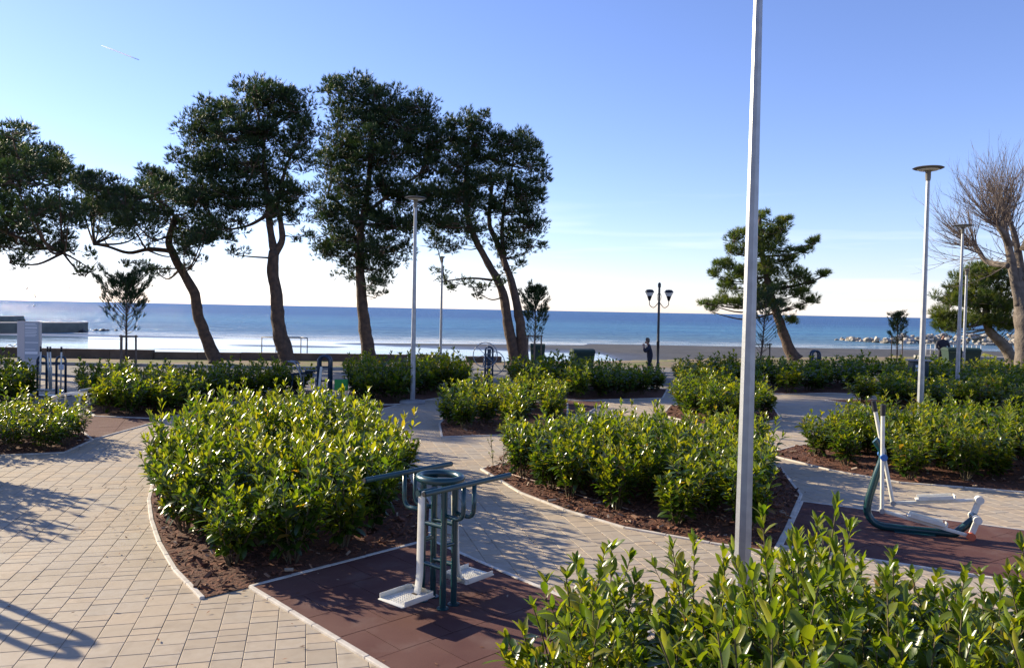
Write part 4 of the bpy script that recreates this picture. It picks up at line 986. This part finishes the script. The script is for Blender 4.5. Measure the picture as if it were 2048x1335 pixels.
def arch_machine(px, Y, h, label, green):
    b = at(px, 790, Y); b.z = 0; t = empty('arch_machine', b, label, 'exercise machine')
    for dy in (-.12, .12): arch(t, 'arch_frame', b + V((0, dy, 0)), .34, h, .045, 'navy_paint', 0)
    for z in (h * .76, h * .45): MB().tube([b + V((-.24, -.13, z)), b + V((.24, -.13, z))], .03, 10).build('crossbar', 'navy_paint', t, smooth=True)
    MB().box(b + V((-.10, -.2, h * .46)), (.075, .05, h * .62), Matrix.Rotation(.09, 3, 'Y'), bev=.012).build('swing_arm', 'white_paint', t)
    MB().box(b + V((.10, .2, h * .5)), (.075, .05, h * .55), Matrix.Rotation(-.05, 3, 'Y'), bev=.012).build('swing_arm', 'white_paint', t)
    for s_ in (-1, 1): MB().box(b + V((s_ * .2, s_ * -.22, .2)), (.34, .28, .04), bev=.01).build('pedal_tray', 'white_paint', t)
    if green:
        g2 = MB().box(b + V((.52, -.05, .50)), (.42, .05, .34), bev=.02).build('backrest', 'green_paint', t)
        MB().tube([b + V((.52, 0, 0)), b + V((.52, 0, .66))], .03, 8).build('backrest_post', 'navy_paint', t, smooth=True)
arch_machine(649, 24.4, 1.38, 'navy arched pendulum machine with a green panel behind the large bed', True)
arch_machine(-316, 8.9, 1.85, 'arched pendulum machine left of the picture, its shadow curving over the paving', False)
arch_machine(1628, 35, 1.36, 'dark arched pendulum machine behind the right back hedge', False)
def rider():
    b = at(603, 790, 25.5); b.z = 0; t = empty('rider_machine', b, 'grey tubular rider machine beside the navy arched machine', 'exercise machine')
    for dy in (-.15, .15): MB().tube(fillet([b + V((-.42, dy, 1.12)), b + V((-.18, dy, 1.10)), b + V((.02, dy, .66)), b + V((.02, dy, .1))], .1), .022, 8).build('handle', 'galvanised', t, smooth=True)
    MB().tube([b + V((-.35, 0, .70)), b + V((.36, 0, .78))], .035, 8).build('beam', 'navy_paint', t, smooth=True)
    MB().box(b + V((.30, 0, .82)), (.34, .28, .06), bev=.02).build('seat', 'bin_dark', t)
    MB().tube(fillet([b + V((.36, 0, .76)), b + V((.48, 0, .5)), b + V((.45, 0, .0))], .15), .035, 8).build('leg', 'galvanised', t, smooth=True)
    MB().tube([b + V((-.3, 0, .70)), b + V((-.34, 0, .0))], .04, 8).build('leg', 'navy_paint', t, smooth=True)
rider()
def wheels():
    b = at(977, 776, 28.5); b.z = 0; t = empty('wheel_machine', b, 'shoulder wheel machine with two large spoked hand wheels on a ladder post', 'exercise machine')
    for dx in (-.13, .13): MB().tube([b + V((dx, 0, 0)), b + V((dx, 0, 1.46))], .036, 10).build('post', 'navy_paint', t, smooth=True)
    MB().box(b + V((0, .03, .75)), (.13, .05, 1.45), bev=.01).build('centre_panel', 'navy_paint', t)
    arch(t, 'post_cap', b + V((0, 0, 1.2)), .26, .36, .036, 'navy_paint')
    for k in range(6): MB().tube([b + V((-.13, 0, .15 + k * .2)), b + V((.13, 0, .15 + k * .2))], .024, 8).build('rung', 'navy_paint', t, smooth=True)
    for c, tilt, rw in ((b + V((-.13, -.16, 1.28)), .25, .44), (b + V((.18, .16, .98)), -.4, .42)):
        ax_ = V((math.sin(tilt), -math.cos(tilt), 0)); sd = V((math.cos(tilt), math.sin(tilt), 0)); Zv = V((0, 0, 1))
        w = MB().tube([c + sd * rw * math.cos(k) + Zv * rw * math.sin(k) for k in [6.2832 * i / 36 for i in range(36)]], .017, 8, closed=True).build('hand_wheel', 'galvanised', t, smooth=True)
        for k in range(6):
            q = k * 1.0472 + .3; MB().tube([c, c + sd * rw * math.cos(q) + Zv * rw * math.sin(q)], .011, 6).build('spoke', 'galvanised', w, smooth=True)
        MB().tube([c - ax_ * .05, c + V((0, .16 if c.y < b.y else -.16, 0))], .04, 10).build('hub', 'navy_paint', w, smooth=True)
wheels()

# ------------------------------------------------------------------ street furniture
def info_pillar():
    b = at(59, 745, 32.5); b.z = 0; t = empty('information_pillar', b, 'pale grey information pillar with a glazed notice panel at the left', 'sign'); rz = Matrix.Rotation(.12, 3, 'Z')
    MB().box(b + V((0, 0, 1.03)), (.86, .22, 2.06), rz, bev=.015).build('body', 'sign_body', t)
    pn = MB().box(b + rz @ V((.135, -.118, 1.26)), (.54, .02, 1.5), rz, bev=.004).build('notice_panel', 'sign_panel', t)
    q = random.Random(2)
    for z, h_, w in [(1.96, .03, .40), (1.90, .02, .46), (1.80, .05, .46), (1.70, .02, .44), (1.64, .02, .46), (1.58, .02, .42), (1.52, .02, .45), (1.46, .02, .40), (1.20, .03, .5), (.78, .10, .48), (.92, .02, .4)]:
        MB().box(b + rz @ V((.135 - (.5 - w) / 2, -.1300, z)), (w, .004, h_), rz).build('print_line', 'sign_ink', pn)
    MB().box(b + rz @ V((.415, -.12, 1.05)), (.02, .02, 2.0), rz).build('edge_trim', 'galvanised', t)
info_pillar()
def container(name, c, w, d, h, label, mt='bin_green', lid=True, rz=0.0):
    b = V(c); t = empty(name, b, label, 'bin', 'green waste containers'); M = Matrix.Rotation(rz, 3, 'Z')
    B = MB()
    z0, z1 = .18, h - .12; prof = [(w * .42, d * .40, z0), (w * .5, d * .5, z1)]
    for hx, hy, z in prof:
        for x, y in ((-hx, -hy), (hx, -hy), (hx, hy), (-hx, hy)): B.v.append(tuple(b + M @ V((x, y, z))))
    B.f += [(3, 2, 1, 0), (0, 1, 5, 4), (1, 2, 6, 5), (2, 3, 7, 6), (3, 0, 4, 7)]; B.mi += [0] * 5; B.tone += [0] * 5
    body = B.build('body', mt, t)
    MB().box(b + V((0, 0, z1 + .015)), (w * 1.04, d * 1.04, .05), M, bev=.012).build('rim', mt, body)
    L = MB(); n = 8
    ring = [(math.cos(math.pi * i / n), math.sin(math.pi * i / n)) for i in range(n + 1)]
    for x in (-w * .5, w * .5):
        for cx_, sz in ring: L.v.append(tuple(b + M @ V((x, cx_ * d * .5, z1 + .04 + sz * .12))))
    for i in range(n): L.f.append((i, i + 1, n + 2 + i, n + 1 + i)); L.mi.append(0); L.tone.append(0)
    L.f += [tuple(range(n + 1)), tuple(range(2 * n + 1, n, -1))]; L.mi += [0, 0]; L.tone += [0, 0]
    L.build('lid', mt, t)
    for x in (-.36, .36):
        for y in (-.3, .3): MB().tube([b + M @ V((x * w - .02, y * d, .09)), b + M @ V((x * w + .02, y * d, .09))], .09, 12).build('wheel', 'black_grip', t, smooth='auto')
    MB().tube([b + M @ V((-w * .44, -d * .54, z1 - .08)), b + M @ V((w * .44, -d * .54, z1 - .08))], .02, 8).build('handle', mt, t, smooth=True)
p_ = at(1071, 740, 39.5); container('waste_container', (p_.x + .08, p_.y, -.03), .72, .75, 1.25, 'dark green wheeled container behind the staked young pine at the centre')
p_ = at(1164, 740, 38.5); container('waste_container', (p_.x, p_.y, -.03), 1.05, .8, 1.08, 'dark green wheeled container in the middle of the back hedge', rz=.2)
p_ = at(1921, 730, 41.5); container('waste_container', (p_.x, p_.y, -.03), 1.6, 1.0, 1.38, 'large dark green container behind the right lamp posts', rz=-.15)
p_ = at(1836, 750, 31.5); b = V((p_.x, p_.y, 0)); t = empty('litter_bin', b, 'dark litter bin with white label and pale lid in the right hedge', 'bin')
MB().box(b + V((0, 0, .60)), (.60, .5, 1.14), bev=.03).build('body', 'bin_dark', t); MB().box(b + V((0, 0, 1.21)), (.80, .62, .06), bev=.02).build('lid', 'concrete', t); MB().box(b + V((-.06, -.256, .92)), (.36, .012, .24), bev=.003).build('label_plate', 'white_label', t)

def goal():
    c = [G(x, y, -1.32) for x, y in ((516, 715), (538, 715), (598, 714), (620, 714))]; b = c[0]; t = empty('beach_goal', b, 'rusty metal goal frame standing in the shallow water on the beach', 'goal frame')
    H = 1.75; Yf = sum(q.y for q in c) / 4
    P = [V((q.x, Yf + (-.0 if i in (0, 3) else 1.2), -1.45)) for i, q in enumerate(c)]
    for q in P: MB().tube([q, q + V((0, 0, H))], .045, 8).build('post', 'net_steel', t, smooth=True)
    for i, j in ((0, 3), (1, 2), (0, 1), (3, 2)): MB().tube([P[i] + V((0, 0, H)), P[j] + V((0, 0, H))], .04, 8).build('crossbar', 'net_steel', t, smooth=True)
goal()
def rail():
    Y = 58; t = empty('railing', at(1855, 712, Y), 'white tubular railing on the low terrace at the right', 'railing'); x0, x1 = at(1852, 700, Y).x, at(1962, 700, Y).x; z0, z1 = at(1900, 711, Y).z, at(1900, 688, Y).z
    n = 13
    for i in range(n): x = x0 + (x1 - x0) * i / (n - 1); MB().tube([(x, Y, z0), (x, Y, z1)], .028, 6).build('post', 'white_rail', t, smooth=True)
    for z in (z1, (z0 + z1) / 2): MB().tube([(x0, Y, z), (x1, Y, z)], .028, 6).build('rail', 'white_rail', t, smooth=True)
    a, c = at(1838, 715, Y - .6).x, at(2060, 715, Y - .6).x
    MB().box(((a + c) / 2, Y - .3, z0 / 2 - .6), (c - a, 1.0, z0 + 1.2), bev=.03).build('terrace_slab', 'concrete', t)
rail()
t = empty('steps_handrail', at(20, 700, 46), 'small steel handrail above the beach steps at the left edge', 'handrail')
for dy in (0, .7): MB().tube(fillet([at(12, 712, 46) + V((0, dy, -.3)), at(12, 691, 46) + V((0, dy, 0)), at(22, 688, 46) + V((0, dy, 0)), at(38, 706, 46) + V((0, dy, -.3))], .2), .025, 6).build('rail', 'galvanised', t, smooth=True)

# piers and breakwater
def pier(name, label, poly, top, mt):
    c = sum((V(p) for p in poly), V((0, 0))) / len(poly); t = empty(name, (c.x, c.y, SEA), label, 'pier'); B = MB(); n = len(poly)
    for z in (-2.2, top):
        for p in poly: B.v.append((p[0], p[1], z))
    for i in range(n): B.f.append((i, (i + 1) % n, n + (i + 1) % n, n + i)); B.mi.append(0); B.tone.append(0)
    B.f.append(tuple(range(n, 2 * n))); B.mi.append(0); B.tone.append(0); B.build('pier_body', mt, t)
    K = MB()
    P2 = [c + (V(p) - c) * 1.006 for p in poly]
    for z in (top + .003, top + .12):
        for p in P2: K.v.append((p.x, p.y, z))
    for i in range(n): K.f.append((i, (i + 1) % n, n + (i + 1) % n, n + i)); K.mi.append(0); K.tone.append(0)
    K.f.append(tuple(range(n, 2 * n))); K.mi.append(0); K.tone.append(0); K.build('coping', 'concrete', t)
g1, g2 = G(158, 664, SEA), G(-160, 667, SEA)
pier('stone_pier', 'grey stone pier reaching into the sea from the left edge', [(g2.x, g2.y), (g1.x, g1.y), (g1.x - .6, g1.y + 3.5), (g2.x, g2.y + 5)], -.12, 'pier_stone')
g1, g2 = G(27, 643, SEA), G(-120, 645, SEA)
pier('stone_pier', 'farther short stone pier end at the left edge', [(g2.x, g2.y), (g1.x, g1.y), (g1.x - 1, g1.y + 5), (g2.x, g2.y + 6)], -.35, 'pier_stone')
ROCKS = []
for k in range(7):
    bm = bmesh.new(); bmesh.ops.create_icosphere(bm, subdivisions=2, radius=.5); q = random.Random(200 + k); o3 = V((q.uniform(0, 50), 0, 0))
    for v in bm.verts:
        d = v.co.normalized(); s_ = .78 + .5 * noise.noise(d * 1.3 + o3) + .18 * noise.noise(d * 3 + o3); v.co = V((d.x * .62, d.y * .5, d.z * .40)) * s_
        for ax_, lim in ((V((.3, .2, .93)), .30), (V((.8, -.6, .1)), .42), (V((-.7, -.6, .3)), .36)):
            e = v.co.dot(ax_.normalized()) - lim * .8
            if e > 0: v.co -= ax_.normalized() * e * .9
    me = bpy.data.meshes.new('boulder'); bm.to_mesh(me); bm.free(); me.materials.append(MATS['rock']); ROCKS.append(me)
def boulder(p, s_, q, label, group, wet=False):
    o = bpy.data.objects.new('boulder', q.choice(ROCKS)); COL.objects.link(o); o.location = p; o.rotation_euler = (q.uniform(-.4, .4), q.uniform(-.4, .4), q.uniform(0, 6.3)); o.scale = (s_ * q.uniform(.8, 1.3), s_, s_ * q.uniform(.8, 1.1))
    if wet: o.material_slots[0].link = 'OBJECT'; o.material_slots[0].material = MATS['wet_rock']
    tag(o, label, 'boulder', group)
q = random.Random(9)
for i in range(210):
    f = q.random(); px = 1690 + 400 * f; base = G(px, 686 + 5 * f, SEA) if f > .25 else G(px, 681 + 24 * f, SEA)
    w = .6 + 7 * f ** .8; u_ = q.uniform(-1, 1); hgt = (1 - abs(u_)) * (.35 + 1.9 * min(1, f * 2.2))
    boulder((base.x + q.uniform(-1, 1), base.y + 3 + u_ * w * .8, SEA - .1 + .75 * hgt * q.uniform(.8, 1.05)), q.uniform(.7, 1.5), q, 'pale limestone boulder of the breakwater at the right', 'breakwater boulders')
for i in range(9):
    g3 = G(160 + q.uniform(0, 14), 663 + q.uniform(-2, 1), SEA); boulder((g3.x, g3.y, SEA + .05), q.uniform(.6, 1.2), q, 'dark wet boulder at the end of the stone pier', 'boulders at the pier end', True)
for i in range(8):
    g3 = G(q.uniform(190, 236), 661 + q.uniform(-.6, .6), SEA); boulder((g3.x, g3.y, SEA), q.uniform(.5, 1.0), q, 'dark rock breaking the water right of the stone pier', 'rocks off the pier', True)
for i in range(9):
    g3 = G(q.uniform(24, 46), 642 + q.uniform(-1.2, .5), SEA); boulder((g3.x, g3.y, SEA + .1), q.uniform(.9, 1.8), q, 'dark rock at the end of the farther pier', 'rocks at the farther pier', True)

# ------------------------------------------------------------------ people
def person(label, base, rz, J, hair, scale=1.0, glasses=False):
    """J: joints in the figure's own frame (x = its right, y = the way it faces); one skinned body"""
    t = empty('person', base, label, 'person', rz=rz); t.scale = (scale,) * 3
    names, verts, edges, rad = {}, [], [], []
    def add(n, p, r_, par=None):
        names[n] = len(verts); verts.append(p); rad.append(r_)
        if par: edges.append((names[par], names[n]))
    add('pelvis', (0, 0, .95), (.17, .14)); add('waist', J.get('waist', (0, 0, 1.12)), (.17, .145), 'pelvis'); add('chest', J['chest'], (.19, .15), 'waist'); add('neck0', J['neck'], (.075, .075), 'chest')
    hd = V(J['head']); add('neck1', tuple(V(J['neck']).lerp(hd, .45)), (.055, .055), 'neck0'); add('head', tuple(hd), (.083, .095), 'neck1'); add('crown', tuple(hd + V((0, -.005, .085))), (.07, .08), 'head')
    fd = V(J.get('face', (0, 1, 0))); add('nose', tuple(hd + fd * .115), (.012, .014), 'head')
    for s_, k in ((-1, 'l'), (1, 'r')):
        add('sh' + k, J['sh' + k], (.085, .085), 'chest'); add('el' + k, J['el' + k], (.065, .065), 'sh' + k); add('wr' + k, J['wr' + k], (.036, .032), 'el' + k)
        w = V(J['wr' + k]); e = V(J['el' + k]); d = (w - e).normalized(); pm = w + d * .07; add('pa' + k, tuple(pm), (.034, .024), 'wr' + k)
        sd, up = frame_of(d)
        for i in range(4):
            f1 = pm + d * .05 + sd * (.024 * (i - 1.5)); f2 = f1 + (d * .7 + up * .7) * (.035 + .006 * (1.5 - abs(i - 1.5)))
            add('f%s%d' % (k, i), tuple(f1), (.009, .009), 'pa' + k); add('g%s%d' % (k, i), tuple(f2), (.008, .008), 'f%s%d' % (k, i))
        th = w + d * .035 + sd * (.045 * s_); add('t' + k, tuple(th), (.011, .011), 'wr' + k); add('u' + k, tuple(th + d * .035), (.009, .009), 't' + k)
        add('hp' + k, J['hp' + k], (.105, .11), 'pelvis'); add('kn' + k, J['kn' + k], (.078, .085), 'hp' + k); add('an' + k, J['an' + k], (.045, .05), 'kn' + k)
        a = V(J['an' + k]); add('he' + k, (a.x, a.y - .02, .045), (.04, .045), 'an' + k); add('to' + k, (a.x + s_ * .03, a.y + .15, .035), (.04, .03), 'he' + k)
    me = bpy.data.meshes.new('body'); me.from_pydata([tuple(v) for v in verts], edges, []); o = bpy.data.objects.new('body', me); COL.objects.link(o)
    sk = o.modifiers.new('skin', 'SKIN'); sk.use_smooth_shade = True
    for i, r_ in enumerate(rad): me.skin_vertices[0].data[i].radius = r_; me.skin_vertices[0].data[i].use_root = (i == 0)
    ss = o.modifiers.new('sub', 'SUBSURF'); ss.levels = 1; ss.render_levels = 1
    dg = bpy.context.evaluated_depsgraph_get(); ev_ = o.evaluated_get(dg); nm = bpy.data.meshes.new_from_object(ev_); bpy.data.objects.remove(o)
    nm.name = 'body'
    for mt in ('jacket', 'trousers', 'skin', 'shoe'): nm.materials.append(MATS[mt])
    hands = [(V(J['wr' + k]), (V(J['wr' + k]) - V(J['el' + k])).normalized()) for k in 'lr']; nk = V(J['neck'])
    for f in nm.polygons:
        c = f.center; mi = 0 if c.z > .88 else 1
        if c.z < .095: mi = 3
        if c.z > nk.z + .035: mi = 2
        for w, d in hands:
            if (c - w).dot(d) > .0 and (c - w).length < .22: mi = 2
        f.material_index = mi; f.use_smooth = True
    body = bpy.data.objects.new('body', nm); COL.objects.link(body); body.parent = t
    H = MB(); c = hd + V((0, 0, .03)) - fd * .018
    prof = [(.0, .152), (.05, .142), (.088, .105), (.106, .05), (.106, .0), (.094, -.05), (.07, -.08)]
    H.lathe(c, prof, 16)
    H.v = [tuple(V(p) if (V(p) - c).dot(fd) < .045 or p[2] > c.z + .075 else V(p) - fd * ((V(p) - c).dot(fd) - .04)) for p in H.v]
    H.build('hair', hair, t, org=(0, 0, 0), smooth=True).location = (0, 0, 0)
    sdv = fd.cross(V((0, 0, 1))).normalized()
    for s_ in (-1, 1):
        E_ = MB(); E_.lathe(hd + fd * .088 + sdv * (s_ * .032) + V((0, 0, .012)), [(0, .010), (.008, .006), (.011, 0), (.008, -.006), (0, -.010)], 8); E_.build('eye', 'black_grip', t, org=(0, 0, 0), smooth=True).location = (0, 0, 0)
        E_ = MB(); E_.lathe(hd + sdv * (s_ * .096) + V((0, 0, .0)), [(0, .03), (.012, .02), (.014, 0), (.010, -.022), (0, -.03)], 8); E_.build('ear', 'skin', t, org=(0, 0, 0), smooth=True).location = (0, 0, 0)
    M_ = MB(); M_.box(hd + fd * .098 + V((0, 0, -.055)), (.05, .012, .010), bev=.003); M_.build('mouth', 'orange_cap', t, org=(0, 0, 0)).location = (0, 0, 0)
    return t
p_ = at(1299, 740, 34.5)
person('man in dark jacket facing left, hands raised to his bowed face, by the lantern', (p_.x, p_.y, -.02), R_(84), dict(waist=(0, .0, 1.12), chest=(0, .02, 1.36), neck=(0, .06, 1.52), head=(0, .135, 1.645), face=(0, .88, -.47),
    shl=(-.20, .03, 1.43), ell=(-.25, .21, 1.20), wrl=(-.075, .27, 1.43), shr=(.20, .03, 1.43), elr=(.25, .22, 1.20), wrr=(.06, .26, 1.45), hpl=(-.095, 0, .90), knl=(-.10, .03, .50), anl=(-.11, -.02, .09), hpr=(.095, 0, .90), knr=(.10, .02, .50), anr=(.11, -.04, .09)), 'hair')
p_ = at(1883, 740, 43.5)
person('man in a navy jacket facing the camera with hands joined, beside the large container', (p_.x, p_.y, .0), R_(176), dict(chest=(0, 0, 1.36), neck=(0, .01, 1.53), head=(0, .04, 1.675), face=(0, 1, -.1),
    shl=(-.23, 0, 1.44), ell=(-.31, .06, 1.16), wrl=(-.10, .24, 1.02), shr=(.23, 0, 1.44), elr=(.31, .06, 1.16), wrr=(.09, .24, 1.0), hpl=(-.1, 0, .90), knl=(-.11, .03, .50), anl=(-.12, -.02, .09), hpr=(.1, 0, .90), knr=(.11, .02, .50), anr=(.12, -.04, .09)), 'hair_grey', 1.12)

# ------------------------------------------------------------------ gulls, vapour trail
def gull(px, py, Y, bank, rz, label, span=1.15):
    c = at(px, py, Y); t = empty('seagull', c, label, 'bird', 'gulls over the sea', rz=rz); t.rotation_euler.y = bank
    B = MB(); B.lathe((0, 0, 0), [(0, -.26), (.05, -.16), (.085, -.02), (.075, .10), (.04, .20), (.045, .25), (.02, .30), (0, .34)], 10)
    B.v = [(x, z, y) for x, y, z in B.v]; B.build('body', 'gull_white', t, org=(0, 0, 0), smooth=True).location = (0, 0, 0)
    for s_ in (-1, 1):
        W = MB(); st = [(0, .09, -.10, .02), (.25, .12, -.08, .12), (.42, .06, -.10, .11), (.60, -.06, -.13, .02)]
        P = [(V((s_ * x * span, a, z)), V((s_ * x * span, b_, z))) for x, a, b_, z in st]
        for (a, b_), (c_, d_) in zip(P, P[1:]):
            W.quad([a, c_, d_, b_]); W.quad([a + V((0, 0, .012)), c_ + V((0, 0, .012)), d_ + V((0, 0, .008)), b_ + V((0, 0, .008))])
        W.build('wing', 'gull_grey', t, org=(0, 0, 0)).location = (0, 0, 0)
gull(71, 593, 95, .5, 1.0, 'gull banking just above the horizon at the left edge'); gull(68, 611, 90, -.1, .3, 'gull gliding low over the water at the left edge')
gull(138, 576, 120, .1, .2, 'gull gliding above the horizon left of the staked pine'); gull(54, 577, 150, .2, 2.4, 'tiny distant gull at the far left'); gull(206, 567, 150, .9, 1.4, 'tiny gull below the leaning pine crown')
a, b = at(203, 91, 20000), at(278, 120, 20000)
MB().tube([a, a.lerp(b, .3), a.lerp(b, .75), b], [6, 13, 15, 9], 10).build('vapour_trail', 'vapour', smooth=True)
tag(bpy.data.objects['vapour_trail'], 'short white vapour trail high in the sky at the upper left', 'vapour trail')
